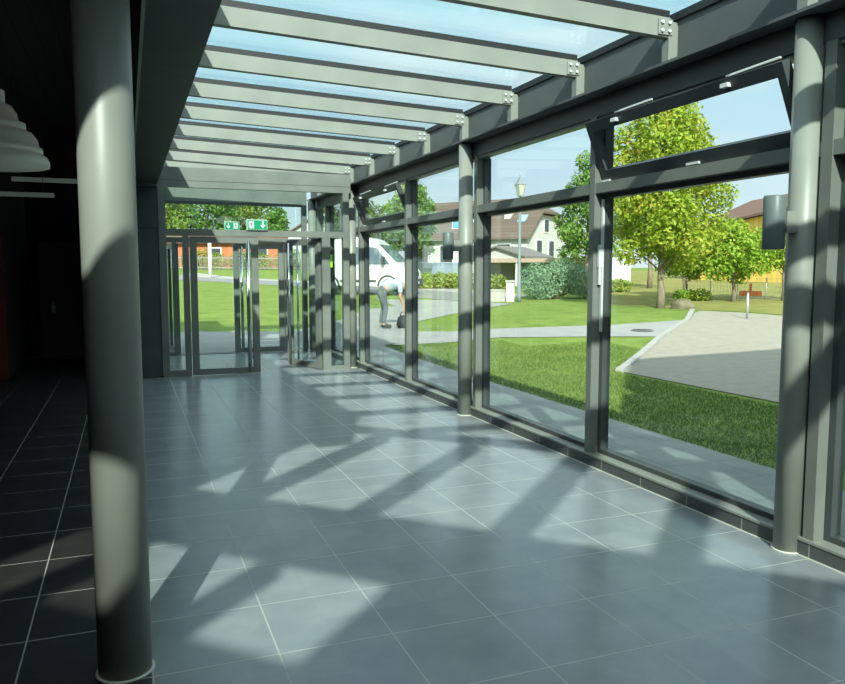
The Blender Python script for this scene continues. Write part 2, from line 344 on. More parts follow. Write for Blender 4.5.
m1.build('ceiling_back', SOLID, kind='structure')
m1 = MB(); rot_piece(m1, -4.2, 2.07, 2.64, 2.86, 3.27, 3.40); m1.build('trim_5', STEELD, kind='structure')
for i, (a0, a1) in enumerate(((-2.80, -2.58), (-1.42, -1.20), (.02, .19), (1.30, 1.50))):
    m1 = MB(); rot_piece(m1, a0, a1, -.66, 2.62, 3.16, 3.34); rot_piece(m1, a0, a1, -3.24, -1.82, 3.16, 3.34); m1.build('trim_%d' % (6+i), STEELD, kind='structure')
m1 = MB(); rot_piece(m1, -4.2, 2.07, -.66, 2.62, 3.36, 3.375); rot_piece(m1, -1.0, 2.07, -3.24, -1.82, 3.36, 3.375); m1.build('window_1', ROOFG, kind='structure')

# ------------------------------------------------------------------ glazed roof
BY = [3.18+1.1075*k for k in range(0, 11)]
zb = lambda x: 3.12+(3.38-x)*.035
XL = .455
names9 = {0: 'grey steel roof beam directly above the wall lamp at the right', 1: 'topmost full grey roof beam in the picture, its bolted end above the big tilted window',
          2: 'second full grey roof beam down from the top of the picture', 3: 'third full grey roof beam down from the top of the picture', 4: 'fourth grey roof beam, ending above the middle round column',
          5: 'fifth grey roof beam, just beyond the middle round column', 6: 'sixth grey roof beam, two beyond the middle column', 7: 'seventh grey roof beam, last before the entrance fascia',
          8: 'grey roof beam lying on the fascia of the entrance screen', 9: 'grey roof beam seen through the glass above the inner doors, inside the lobby', 10: 'second beam inside the lobby, seen through the glass above the doors'}
def roof_beam(y, x0, label):
    t = thing('roof_beam', label, 'roof beam', (x0, y, zb(x0)), 0, 'steel beams carrying the glass roof')
    x1 = 3.385
    A = [(x0, y-.03, zb(x0)), (x1, y-.03, zb(x1)), (x1, y-.03, zb(x1)+.125), (x0, y-.03, zb(x0)+.125)]
    MB().prism(A, (0, .06, 0)).build('beam_web', STEEL, t)
    A = [(x0, y-.022, zb(x0)+.125), (x1, y-.022, zb(x1)+.125), (x1, y-.022, zb(x1)+.172), (x0, y-.022, zb(x0)+.172)]
    MB().prism(A, (0, .044, 0)).build('glazing_bar', BLACKG, t)
    zz = zb(x1)
    MB().box(x1-.012, x1+.06, y-.034, y+.034, 2.975, zz+.10).build('stiffener', STEEL, t)
    pl = MB().box(x1-.10, x1+.012, y-.041, y-.034, zz+.012, zz+.112).build('end_plate', STEEL, t)
    for bx in (x1-.075, x1-.018):
        for bz in (zz+.035, zz+.088):
            MB().tube([(bx, y-.041, bz), (bx, y-.056, bz)], [.0125, .010], 8).build('bolt', ALU, pl)
    return t
for k, y in enumerate(BY): roof_beam(y, XL, names9[k])
for k, y in enumerate((2.0725, .965)):
    roof_beam(y, (.92, 2.03)[k], ('short roof beam behind the viewer beside the bend', 'shortest roof beam behind the viewer')[k])
wn = 2
def roof_pane(pts):
    global wn
    MB().prism([(x, y, zb(x)+.172) for x, y in pts], (0, 0, .016)).build('window_%d' % wn, ROOFG, kind='structure'); wn += 1
edges = BY+[15.06]
for k in range(len(edges)-1): roof_pane([(XL, edges[k]), (3.46, edges[k]), (3.46, edges[k+1]), (XL, edges[k+1])])
roof_pane([(XL, 2.45), (3.46, -.55), (3.46, 3.18), (XL, 3.18)])
# edge beam on the columns: web, flanges, outer gutter
MB().box(3.445, 3.460, -5, 15.08, 2.97, 3.262).box(3.36, 3.60, -5, 15.08, 2.952, 2.97).box(3.44, 3.60, -5, 15.08, 3.27, 3.29).build('trim_20', STEELD, kind='structure')
MB().box(3.425, 3.445, 2.0, 15.08, 3.235, 3.285).build('trim_21', BLACKG, kind='structure')
MB().box(3.50, 3.66, -5, 15.02, 2.80, 2.952).build('trim_22', SASHM, kind='structure')
MB().box(3.515, 3.60, -5, 15.0, 2.775, 2.80).build('trim_23', FRAME, kind='structure')

# ------------------------------------------------------------------ right glazed wall
MY = [3.095+2.207*k for k in range(-3, 6)]   # mullion centres
GX = 3.615
def bay(y0, y1, hopper, latch=False, last=False):
    global wn
    w = sroot('window_%d' % wn, (GX, (y0+y1)/2, .1)); wn += 1
    f = MB().box(3.50, 3.655, y0-.036, y0+.036, .10, 2.80).box(3.505, 3.655, y0+.036, y1-.036, 2.205, 2.285)
    f.build('frame', FRAME, w)
    a, b = y0+.036, y1-.036
    g = MB().box(3.575, 3.65, a, a+.045, .10, 2.205).box(3.575, 3.65, b-.045, b, .10, 2.205).box(3.575, 3.65, a+.045, b-.045, .10, .135).box(3.575, 3.65, a+.045, b-.045, 2.165, 2.205)
    g.build('glazing_bead', SASHM, w)
    MB().box(GX, GX+.012, a+.04, b-.04, .13, 2.17).build('pane', GLASSM, w, label='large lower pane')
    if not hopper:
        MB().box(3.575, 3.65, a, a+.035, 2.285, 2.775).box(3.575, 3.65, b-.035, b, 2.285, 2.775).build('glazing_bead', SASHM, w)
        MB().box(GX, GX+.012, a+.03, b-.03, 2.285, 2.78).build('pane', GLASSM, w, label='narrow upper pane')
    else:
        fr = MB().box(3.575, 3.65, a, a+.03, 2.285, 2.775).box(3.575, 3.65, b-.03, b, 2.285, 2.775).box(3.575, 3.65, a+.03, b-.03, 2.285, 2.315)
        fr.build('outer_frame', SASHM, w)
        ang = math.radians(-23)
        M = Matrix.Translation((3.595, 0, 2.31)) @ Matrix.Rotation(ang, 4, 'Y')
        a2, b2 = (a+.02 if y0 > 5 else a+.178), b-.02
        if y0 < 5: MB().box(3.575, 3.655, a, a+.17, 2.285, 2.80).build('infill_post', SASHM, w)
        s = MB().box(-.03, .035, a2, b2, 0, .085, 0, M).box(-.03, .035, a2, b2, .395, .475, 0, M).box(-.03, .035, a2, a2+.055, .085, .395, 0, M).box(-.03, .035, b2-.075, b2, .085, .395, 0, M)
        so = s.build('sash', SASHM, w, label='dark upper sash tilted into the room')
        MB().box(-.004, .008, a2+.07, b2-.07, .08, .40, 0, M).build('sash_pane', GLASSM, so)
        for t in (.22, .80):
            yy = a2+(b2-a2)*t; tip = M @ Vector((-.03, yy, .455))
            st = MB().bar((tip.x, tip.y, tip.z+.035), (tip.x+.05, yy-.36, tip.z+.062), .014, .012).box(tip.x-.02, tip.x+.02, yy-.03, yy+.03, tip.z-.03, tip.z-.005)
            st.build('stay_arm', ALU, so)
        q = M @ Vector((-.03, (a+b)/2, .015)); MB().box(q.x-.014, q.x+.006, q.y-.06, q.y+.06, q.z-.012, q.z+.004).build('latch', ALU, so)
        q = M @ Vector((-.03, b2-.05, .01)); MB().box(q.x-.014, q.x+.006, q.y-.05, q.y+.05, q.z-.014, q.z).build('hinge', ALU, so)
    if latch:
        h = MB().box(3.560, 3.575, b-.036, b-.010, 1.10, 2.16).build('lock_strip', ALU, w)
        MB().box(3.53, 3.56, b-.036, b-.012, 1.62, 1.80).box(3.535, 3.555, b-.034, b-.014, 1.48, 1.66).build('handle', ALU, w)
    return w
for k in range(len(MY)-1): bay(MY[k], MY[k+1], k in (3, 6), k == 3)
# last short bay of the lobby
y0 = MY[-1]
w = sroot('window_%d' % wn, (GX, 14.5, .1)); wn += 1
MB().box(3.50, 3.655, y0-.036, y0+.036, .10, 2.80).box(3.505, 3.655, y0+.036, 14.93, 2.205, 2.285).box(3.50, 3.655, 14.93, 15.0, .10, 2.80).build('frame', FRAME, w)
MB().box(GX, GX+.012, y0+.036, 14.93, .10, 2.205).build('pane', GLASSM, w, label='lower pane'); MB().box(GX, GX+.012, y0+.036, 14.93, 2.285, 2.80).build('pane', GLASSM, w, label='upper pane')

# ------------------------------------------------------------------ round columns and wall lamps
def column(x, y, r, top, label, grp=None):
    t = thing('column', label, 'column', (x, y, 0), 0, grp)
    MB().tube([(x, y, .004), (x, y, top)], r, 48).build('shaft', STEEL, t)
    MB().lathe([(r+.002, 0), (r+.010, 0), (r+.010, .006), (r+.002, .008)], (x, y, 0), 48).build('base_ring', GROUT, t)
    return t
column(-.058, 3.164, .102, 3.58, 'thick grey round column standing free at the left, nearest the viewer')
t = column(3.495, 3.2275, .078, 2.95, 'grey round column at the right edge carrying a wall lamp')
column(3.45, 7.645, .078, 2.95, 'grey round column halfway along the glazed wall')
column(3.42, 12.09, .078, 2.95, 'grey round column beside the entrance screen, farthest inside the room')
column(3.41, 14.86, .078, 2.95, 'grey round column inside the glass lobby beside the outer doors')
def sconce(x, y, label):
    t = thing('wall_lamp', label, 'wall lamp', (x, y, 1.71), 0, None)
    MB().lathe([(.054, 0), (.058, .006), (.058, .284), (.054, .29), (.049, .29), (.049, .27), (0, .27)], (x, y, 1.71), 40).build('lamp_body', LAMPD, t)
    MB().tube([(x, y, 1.7105), (x, y, 1.722)], .047, 32).build('diffuser', WHITE, t)
    MB().box(x+.052, x+.130, y-.042, y+.042, 1.80, 1.915, .004).build('bracket', STEEL, t)
    return t
LAMPD = noisy('lamp_body_paint', [(.3, (.118, .145, .142)), (.7, (.138, .165, .160))], 4, rough=.4)
sconce(3.292, 3.2275, 'grey cylindrical up-and-down lamp on the right-hand column')
sconce(3.242, 7.645, 'grey cylindrical lamp on the column halfway along the glazed wall')

# ------------------------------------------------------------------ entrance screen (inner) and lobby
YS = 11.95
wf = sroot('wall_entrance', (1.8, YS, 0))
fr = MB()
fr.box(.125, 3.36, YS-.05, YS+.045, 2.81, 3.10)                                    # fascia
for x0, x1 in ((.455, .557), (.784, .872), (2.89, 3.02), (3.234, 3.33)): fr.box(x0, x1, YS-.05, YS+.06, 0, 2.81 if x0 in (.455, 3.234) else 2.105)
fr.box(.557, 3.234, YS-.05, YS+.06, 2.105, 2.20)
fr.box(.557, .784, YS-.045, YS+.055, 0, .10).box(3.02, 3.234, YS-.045, YS+.055, 0, .06)
fr.build('frame', FRAME, wf)
MB().box(.10, .455, YS-.03, YS+.04, 0, 2.20).build('lower_panel', PANEL, wf)
MB().box(.10, .455, YS-.03, YS+.04, 2.215, 2.845).build('upper_panel', PANEL, wf)
MB().box(.10, .455, YS-.02, YS+.03, 2.20, 2.215).build('panel_joint', BLACKG, wf)
MB().box(.125, 3.40, YS-.052, YS-.05, 2.905, 2.910).build('fascia_joint', BLACKG, wf)
for nm, x0, x1, z0, z1 in (('side_pane', .557, .784, .10, 2.105), ('side_pane', 3.02, 3.234, .06, 2.105), ('top_pane', .557, 3.234, 2.20, 2.81)):
    MB().box(x0, x1, YS, YS+.012, z0, z1).build(nm, GLASSM, wf)
MB().box(3.032, 3.066, YS-.006, YS-.001, 1.64, 1.84).build('sticker', LIME, wf, label='lime green strip on the glass')
# outer screen
YO = 15.0
wo = sroot('wall_outer_entrance', (1.8, YO, 0)); fr = MB()
fr.box(.0, 3.33, YO-.05, YO+.06, 2.83, 3.15)
for x0, x1 in ((.455, .557), (.79, .872), (2.88, 3.0), (3.234, 3.33)): fr.box(x0, x1, YO-.05, YO+.06, 0, 2.83 if x0 in (.455, 3.234) else 2.105)
fr.box(.557, 3.234, YO-.05, YO+.06, 2.105, 2.20).box(.557, .79, YO-.045, YO+.055, 0, .06).box(3.0, 3.234, YO-.045, YO+.055, 0, .06)
fr.box(.872, 1.90, YO-.05, YO+.06, 0, .012)
fr.build('frame', FRAME, wo)
MB().box(.557, 3.234, YO-.058, YO-.045, 2.815, 2.87).build('fascia_edge', SASHM, wo)
for nm, x0, x1, z0, z1 in (('side_pane', .557, .79, .06, 2.105), ('side_pane', 3.0, 3.234, .06, 2.105), ('top_pane', .557, 3.234, 2.20, 2.83)):
    MB().box(x0, x1, YO, YO+.012, z0, z1).build(nm, GLASSM, wo)
def glass_door(n, hinge, ang, width, flip, rail=.09, handles=(-1, 1)):
    """leaf in local coords: hinge at origin, leaf along +x (flip: -x), thickness along y"""
    global dn
    d = bpy.data.objects.new('door_%d' % n, None); link(d, None, (*hinge, 0), (0, 0, ang)); tag(d, kind='structure')
    s = -1 if flip else 1
    X = lambda a, b: (min(s*a, s*b), max(s*a, s*b))
    m = MB()
    m.box(*X(.01, .11), -.03, .03, .01, 2.095).box(*X(width-.11, width-.005), -.03, .03, .01, 2.095)
    m.box(*X(.11, width-.11), -.03, .03, .01, .01+rail).box(*X(.11, width-.11), -.03, .03, 2.0, 2.095)
    m.build('leaf_frame', FRAME, d, local=True)
    MB().box(*X(.105, width-.105), -.006, .006, .01+rail, 2.0).build('pane', GLASSM, d, local=True)
    hx = s*(width-.16)
    for sd in handles:
        h = MB().tube([(hx, sd*.085, .06), (hx, sd*.085, 2.04)], .019, 16)
        for z in (.25, 1.85): h.tube([(hx, sd*.085, z), (hx, sd*.03, z)], .010, 10)
        h.tube([(hx, sd*.085, .25), (hx+s*.06, sd*.033, .25)], .008, 8).tube([(hx, sd*.085, 1.85), (hx+s*.06, sd*.033, 1.85)], .008, 8)
        h.build('pull_handle', CHROME, d, local=True)
    return d
glass_door(2, (.875, YS), 0, 1.025, False)
glass_door(3, (2.885, YS+.06), math.atan2(12.89-12.01, 2.54-2.885)-PI, .95, True)
glass_door(4, (2.875, YO), 0, .975, True)
glass_door(5, (.88, YO+.06), math.radians(96), .95, False)
# lobby ceiling end wall strip and mat
# ------------------------------------------------------------------ exit signs
def exit_sign(cx, y, z0, w, h, mirror, label):
    t = thing('exit_sign', label, 'exit sign', (cx, y, z0), 0, None)
    s = -1 if mirror else 1
    MB().box(cx-w/2, cx+w/2, y, y+.03, z0, z0+h, .004).build('sign_body', EXITW, t)
    MB().box(cx-w/2+.006, cx+w/2-.006, y-.003, y, z0+.006, z0+h-.006).build('green_face', EXITG, t)
    yy = y-.005; u = h
    def P(pts, mbx): mbx.prism([(cx+s*px*u, yy, z0+pz*u) for px, pz in pts], (0, .0025, 0))
    wd = w/h/2
    d = MB(); P([(-wd+.20, .16), (-wd+.68, .16), (-wd+.68, .84), (-wd+.20, .84)], d); d.build('doorway_panel', EXITW, t)
    yy = y-.0075; man = MB(); o = -wd+.43
    pts = [(o+.06+.065*math.cos(k*PI/5), .76+.065*math.sin(k*PI/5)) for k in range(10)]; P(pts, man)
    P([(o-.06, .66), (o+.08, .69), (o+.05, .42), (o-.07, .42)], man)
    P([(o+.06, .68), (o+.20, .55), (o+.17, .50), (o+.03, .60)], man); P([(o-.05, .66), (o-.18, .56), (o-.16, .50), (o-.04, .58)], man)
    P([(o-.06, .43), (o+.0, .43), (o-.13, .18), (o-.20, .18)], man); P([(o-.01, .44), (o+.06, .43), (o+.15, .30), (o+.10, .16), (o+.05, .18), (o+.08, .29)], man)
    man.build('running_figure', EXITG, t)
    yy = y-.005; c = wd-.44 if not False else 0
    ar = MB(); P([(c-.055, .84), (c+.055, .84), (c+.055, .48), (c-.055, .48)], ar); P([(c-.24, .48), (c, .16), (c+.24, .48), (c+.14, .52), (c, .34), (c-.14, .52)], ar)
    ar.build('down_arrow', EXITW, t)
    return t
exit_sign(1.875, YS-.09, 2.203, .308, .155, False, 'green emergency exit sign with white down arrow at its right, on the inner door frame')
exit_sign(1.885, YO-.10, 2.35, .27, .155, True, 'smaller green exit sign with down arrow at its left, hanging farther back in the lobby')
hs = [o for o in C.objects if o.name.startswith('exit_sign')][-1]
for x in (1.83, 2.0): MB().tube([(x, YO-.085, 2.50), (x, YO-.085, 2.84)], .004, 6).build('hanger', STEELD, hs)

# ------------------------------------------------------------------ hall lamps
t = thing('pendant_lamp', 'white pendant lamp of three stacked domes in the dark hall', 'pendant lamp', (-.86, 6, 2.31))
lx = -.86
MB().tube([(lx, 6, 2.80), (lx, 6, 3.585)], .006, 8).build('cord', BLACKG, t)
MB().lathe([(.0, .50), (.125, .50), (.125, .415), (0, .415)], (lx, 6, 2.31), 40, False).build('cap', WHITEL, t)
MB().lathe([(.125, .415), (.165, .40), (.195, .35), (.205, .29), (.245, .288), (.245, .245), (0, .245)], (lx, 6, 2.31), 48).build('top_dome', WHITEL, t)
MB().lathe([(.235, .245), (.285, .225), (.315, .18), (.325, .125), (.345, .122), (.345, .085), (0, .085)], (lx, 6, 2.31), 48).build('middle_dome', WHITEL, t)
MB().lathe([(.335, .085), (.37, .065), (.385, .03), (.385, .0), (.0, .0)], (lx, 6, 2.31), 48).build('bottom_dome', WHITEL, t)
for (x0, x1, z, y, lab) in ((-2.3, -.93, 2.68, 9.0, 'white linear lamp just under the pendant lamp domes'), (-1.09, -.30, 2.545, 9.1, 'white linear lamp running behind the thick left column'), (-2.3, -.68, 2.37, 8.9, 'lowest white linear lamp in the dark hall')):
    t = thing('linear_lamp', lab, 'ceiling lamp', (x0, y, z), 0, None)
    MB().box(x0, x1, y-.03, y+.03, z-.022, z+.022, .004).build('housing', WHITEL, t)
    for x in (x0+.1, x1-.1): MB().tube([(x, y, z+.02), (x, y, 3.585)], .003, 6).build('suspension_wire', STEELD, t)

# ------------------------------------------------------------------ outside: wing of the building to the right, out of frame, that shades the plaza
MB().prism([(3.9, -7, -.06), (14, -7, -.06), (14, 4.1, -.06), (6.3, 4.05, -.06), (5.85, 3.87, -.06), (3.9, 1.42, -.06)], (0, 0, 5.0)).build('building_wing', RENDERW, kind='structure')
MB().prism([(3.68, -7, -.06), (3.88, -7, -.06), (3.88, 1.5, -.06), (5.0, 3.0, -.06), (4.4, 3.40, -.06), (3.68, 2.46, -.06)], (0, 0, 3.36)).build('shade_block', RENDERW, kind='structure')  # unseen low block, added to extend the shade on the near lawn

# ------------------------------------------------------------------ vegetation
def leaf_cloud(blobs, n, size, flat=.0, asp=.55, surf=.55):
    vs, fs = [], []
    wts = [b[3]*b[4]*b[5] for b in blobs]
    wt = [w**.75 for w in wts]
    for _ in range(n):
        cx, cy, cz, rx, ry, rz = random.choices(blobs, wt)[0]
        while True:
            d = Vector((random.gauss(0, 1), random.gauss(0, 1), random.gauss(0, 1)))
            if d.length > .05: break
        d.normalize(); r = (surf+(1-surf)*random.random()**.6)*(1+random.gauss(0, .07))
        p = Vector((cx+d.x*rx*r, cy+d.y*ry*r, cz+d.z*rz*r))
        nrm = (d*.6+Vector((random.gauss(0, .6), random.gauss(0, .6), random.gauss(.25, .6)))).normalized()
        u = nrm.cross(Vector((random.gauss(0, 1), random.gauss(0, 1), random.gauss(0, 1)))).normalized(); w = nrm.cross(u)
        s = size*random.uniform(.6, 1.3); i = len(vs)
        vs += [p-u*s, p-w*s*asp-u*s*.1+nrm*s*.12, p+u*s, p+w*s*asp-u*s*.1+nrm*s*.12]
        fs += [(i, i+1, i+2), (i, i+2, i+3)]
    return vs, fs
def foliage(name, blobs, n, size, m, parent, asp=.55, surf=.55):
    vs, fs = leaf_cloud(blobs, n, size, asp=asp, surf=surf)
    inv = wmat(parent).inverted()
    me = bpy.data.meshes.new(name); me.from_pydata([inv @ v for v in vs], [], fs); me.materials.append(m); me.update()
    o = bpy.data.objects.new(name, me); link(o, parent); return o
def tree(name, label, x, y, ht, rad, m, n, size, tr=.12, base=.35, nb=12, grp=None, sq=1.0, cat='tree', seed=1):
    random.seed(seed)
    z = H(x, y); t = thing(name, label, cat, (x, y, z), 0, grp)
    ch = ht*(1-base); cz = z+ht*base+ch*.5
    blobs = [(x, y, cz, rad*.72, rad*.72, ch*.42)]
    br = MB(); br.tube([(x, y, z-.1), (x+.03, y, z+ht*base*.5), (x, y+.02, z+ht*base), (x+.04, y, z+ht*.62), (x, y, z+ht*.9)], [tr*1.25, tr, tr*.85, tr*.5, tr*.12], 10)
    for k in range(nb):
        f = k/nb; a = k*2.4+random.random(); hz = z+ht*base+ch*(.12+.76*f)
        rr = rad*math.sin(PI*min(1, .22+.72*f))**.8*random.uniform(.62, .86)
        bx, by = x+math.cos(a)*rr, y+math.sin(a)*rr; s = rad*random.uniform(.28, .42)*sq
        blobs.append((bx, by, hz, s, s, s*.85))
        br.tube([(x, y, max(z+ht*base*.85, hz-rr*.6)), ((x+bx)/2, (y+by)/2, hz-rr*.2), (bx, by, hz)], [tr*.4, tr*.25, tr*.08], 6)
    blobs.append((x, y, z+ht-rad*.25, rad*.38, rad*.38, rad*.33))
    br.build('trunk', BARK, t)
    foliage('foliage', blobs, n, size, m, t, surf=.45)
    return t
def bush(name, label, blobs, n, size, m, cat='shrub', grp=None, asp=.55):
    random.seed(len(label))
    x, y = blobs[0][0], blobs[0][1]; z = H(x, y)
    t = thing(name, label, cat, (x, y, z), 0, grp)
    B = [(b[0], b[1], z+b[2], b[3], b[4], b[5]) for b in blobs]
    foliage('foliage', B, n, size, m, t, asp=asp, surf=.5)
    st = MB()
    for b in B[:6]: st.tube([(x, y, z-.05), ((x+b[0])/2, (y+b[1])/2, z+.15+.3*(b[2]-z)), (b[0], b[1], b[2])], [.05, .035, .015], 6)
    st.build('stems', BARK, t)
    return t
tree('autumn_tree', 'yellow-green leafy tree with reddish tips standing alone on the lawn', 15.82, 19.99, 6.9, 1.92, LEAF_MAIN, 23000, .075, .12, .13, 24, seed=3)
fg = 'small trees along the yellow building'
tree('fruit_tree', 'small broad tree in front of the yellow wall, behind the steel post', 20.33, 21.66, 2.9, 1.35, LEAF_FRUIT, 4500, .075, .07, .28, 10, seed=5)
tree('fruit_tree', 'small tree just right of the big autumn tree trunk', 21.1, 25.12, 3.1, 1.35, LEAF_FRUIT, 4200, .075, .07, .3, 10, seed=6)
tree('fruit_tree', 'small tree partly hidden behind the wall lamp at the right', 22.3, 21.3, 3.1, 1.45, LEAF_FRUIT, 4600, .075, .06, .3, 9, seed=8)
tree('fruit_tree', 'small leafy tree between the autumn tree crown and the tree behind the steel post', 19.5, 23.3, 2.6, 1.0, LEAF_FRUIT, 3400, .075, .06, .3, 9, seed=31)
tree('garden_tree', 'tall light green tree right of the white house', 21.3, 32.6, 6.7, 1.6, LEAF_GRN, 7500, .10, .12, .12, 14, seed=11)
tree('garden_tree', 'dark green tree half hidden behind the autumn tree', 25.4, 33.0, 5.3, 1.8, LEAF_DRK, 6000, .11, .12, .36, 12, seed=12)
tree('garden_tree', 'tall green tree behind the van, left of the big brown roof', 14.5, 39.6, 5.8, 1.7, LEAF_GRN, 7500, .11, .10, .28, 14, seed=13)
tree('garden_tree', 'green tree far behind the van, above its roof', 13.2, 45.0, 5.2, 2.4, LEAF_DRK, 6000, .12, .12, .2, 12, seed=14)
bush('juniper_shrub', 'wide bluish green spreading juniper beside the lamp post', [(15.7, 26.3, .75, 1.0, .8, .6), (14.8, 26.3, .5, .6, .5, .45), (16.6, 26.0, .75, .8, .7, .6), (15.2, 26.9, .9, .7, .6, .55), (16.2, 26.6, 1.1, .75, .6, .5), (17.2, 26.2, .6, .6, .5, .5), (15.0, 26.0, .3, .6, .4, .3), (16.9, 25.8, .3, .6, .4, .3)], 9000, .075, LEAF_JUN, asp=.25)
bush('hedge', 'long yellow-green hedge beside the road, left of the middle column', [(15.2+.42*k, 37.1-.16*k, .35+.1*random.random(), .45, .5, .42) for k in range(-3, 8)], 5000, .08, LEAF_HDG, cat='hedge')
bush('low_shrub', 'low green shrub at the foot of the small trees, right of the autumn tree trunk', [(19.3, 23.0, .2, .5, .4, .24), (19.8, 22.7, .2, .4, .35, .24)], 700, .06, LEAF_FRUIT)
bush('low_shrub', 'low yellowish bush beside the white shed', [(19.8, 30.2, .3, .9, .6, .35), (21.2, 30.0, .3, .9, .6, .35), (18.6, 30.0, .3, .8, .6, .3)], 1800, .08, LEAF_HDG)
vt = ['leftmost wide tree seen above the entrance doors', 'tree seen above the left exit sign, second from the left', 'tree behind the exit signs above the doors', 'tree above the opened inner door', 'small dark tree far right above the entrance doors']
for i, (x, y, h, r) in enumerate(((2.6, 97, 12.0, 4.6), (9.6, 100, 12.6, 4.6), (15.2, 104, 12.6, 4.2), (17.9, 98, 8.0, 2.2), (22.6, 99, 6.2, 2.0))):
    tree('street_tree', vt[i], x, y, h, r, LEAF_GRN if i % 2 else LEAF_HDG, 5500 if i < 3 else 2200, .24, .22, .2, 14, seed=20+i)
# short grass blades on the part of the lawn close to the glazing
random.seed(12); vs, fs = [], []
while len(fs) < 42000:
    x, y = random.uniform(4.96, 9.5), random.uniform(4.5, 15.2)
    if x+y*0 > 7.35 and x-7.41 > (y-10.22)*1.0 and y < 14.2: continue
    if y > 13.6 and x > 5.0 and y > 15.02-max(0, x-6.4)*.0-.05*(x-5): continue
    if x > 7.3 and y < 10.2: continue
    if x > 7.6 and y > 13.9: continue
    z = H(x, y); a = random.random()*2*PI; w = random.uniform(.006, .011); h = random.uniform(.018, .042); lx_, ly_ = random.gauss(0, .016), random.gauss(0, .016)
    i = len(vs); vs += [(x-w*math.cos(a), y-w*math.sin(a), z-.003), (x+w*math.cos(a), y+w*math.sin(a), z-.003), (x+lx_, y+ly_, z+h)]; fs.append((i, i+1, i+2))
me = bpy.data.meshes.new('grass'); me.from_pydata(vs, [], fs); me.materials.append(leafmat('grass_blades', [(.0, (.08, .15, .03)), (.5, (.16, .25, .055)), (1, (.28, .36, .10))], .3))
go = bpy.data.objects.new('grass', me); link(go); tag(go, 'short green grass of the lawn beside the glazed wall', 'grass', kind='stuff')
# boulder, post, manhole
random.seed(4); bm = bmesh.new(); bmesh.ops.create_icosphere(bm, subdivisions=3, radius=1)
for v in bm.verts:
    n = 1+.16*math.sin(v.co.x*3.1+1)*math.cos(v.co.y*2.7)+.1*math.sin(v.co.z*4+v.co.x*2)
    v.co = Vector((v.co.x*.40*n, v.co.y*.32*n, v.co.z*.27*n))
for f in bm.faces: f.smooth = True
bm.transform(Matrix.Translation((16.22, 19.42, H(16.22, 19.42)+.04))); mb = MB(); mb.add(bm)
single(mb, 'boulder', ROCK, 'rounded grey-brown boulder on the grass right of the autumn tree', 'rock', (16.22, 19.42, H(16.22, 19.42)))
t = thing('bollard', 'thin grey steel post at the far edge of the gravel plaza', 'post', (15.45, 15.93, H(15.45, 15.93)))
z = H(15.45, 15.93); MB().tube([(15.45, 15.93, z), (15.45, 15.93, z+.68)], .033, 16).build('post', GALV, t); MB().tube([(15.45, 15.93, z+.68), (15.45, 15.93, z+.70)], [.036, .028], 16).build('cap', GALV, t)
t = thing('manhole_cover', 'dark round manhole cover set in the concrete path', 'manhole cover', (11.4, 15.03, H(11.4, 15.03)+.02))
z = H(11.4, 15.03)+.022; MB().tube([(11.4, 15.03, z), (11.4, 15.03, z+.012)], .23, 32).build('cover', mat('cast_iron', (.075, .07, .065), .9, 0, .05), t); MB().lathe([(.23, 0), (.27, 0), (.27, .012), (.23, .012)], (11.4, 15.03, z-.004), 32).build('ring', ASPH, t)

# ------------------------------------------------------------------ lamp post
LX, LY = 13.42, 24.96; z = H(LX, LY)
t = thing('lamp_post', 'grey street lamp post with a four-sided old lantern on top', 'street lamp', (LX, LY, z))
MB().lathe([(.085, 0), (.085, .25), (.08, .32), (.075, .9), (.06, 1.0), (.055, 3.4), (.045, 3.70), (.07, 3.73), (.03, 3.80), (.02, 3.84)], (LX, LY, z), 20).build('pole', LAMPM, t)
ln = MB(); zt = z+3.83
def frus(m, r0, r1, z0, z1, n=4, rot=PI/4):
    A = [m.bm.verts.new((LX+r0*math.cos(rot+k*2*PI/n), LY+r0*math.sin(rot+k*2*PI/n), z0)) for k in range(n)]
    B = [m.bm.verts.new((LX+r1*math.cos(rot+k*2*PI/n), LY+r1*math.sin(rot+k*2*PI/n), z1)) for k in range(n)]
    for k in range(n): m.bm.faces.new((A[k], A[(k+1) % n], B[(k+1) % n], B[k]))
    m.bm.faces.new(A[::-1]); m.bm.faces.new(B); return m
lg = frus(MB(), .11, .20, zt+.03, zt+.42).build('lantern_glass', mat('frosted_lantern', (.48, .47, .38), .4), t, label='pale lantern glass')
fr = frus(MB(), .125, .125, zt, zt+.03)
for k in range(4):
    a = PI/4+k*PI/2; fr.bar((LX+.115*math.cos(a), LY+.115*math.sin(a), zt+.02), (LX+.205*math.cos(a), LY+.205*math.sin(a), zt+.43), .025, .025)
fr.build('lantern_frame', LAMPM, t)
m = frus(MB(), .235, .12, zt+.42, zt+.56); frus(m, .12, .07, zt+.56, zt+.66); frus(m, .05, .01, zt+.66, zt+.78); m.build('lantern_roof', LAMPM, t)

# ------------------------------------------------------------------ houses
def local_root(name, label, cat, x, y, z, rz): return thing(name, label, cat, (x, y, z), rz)
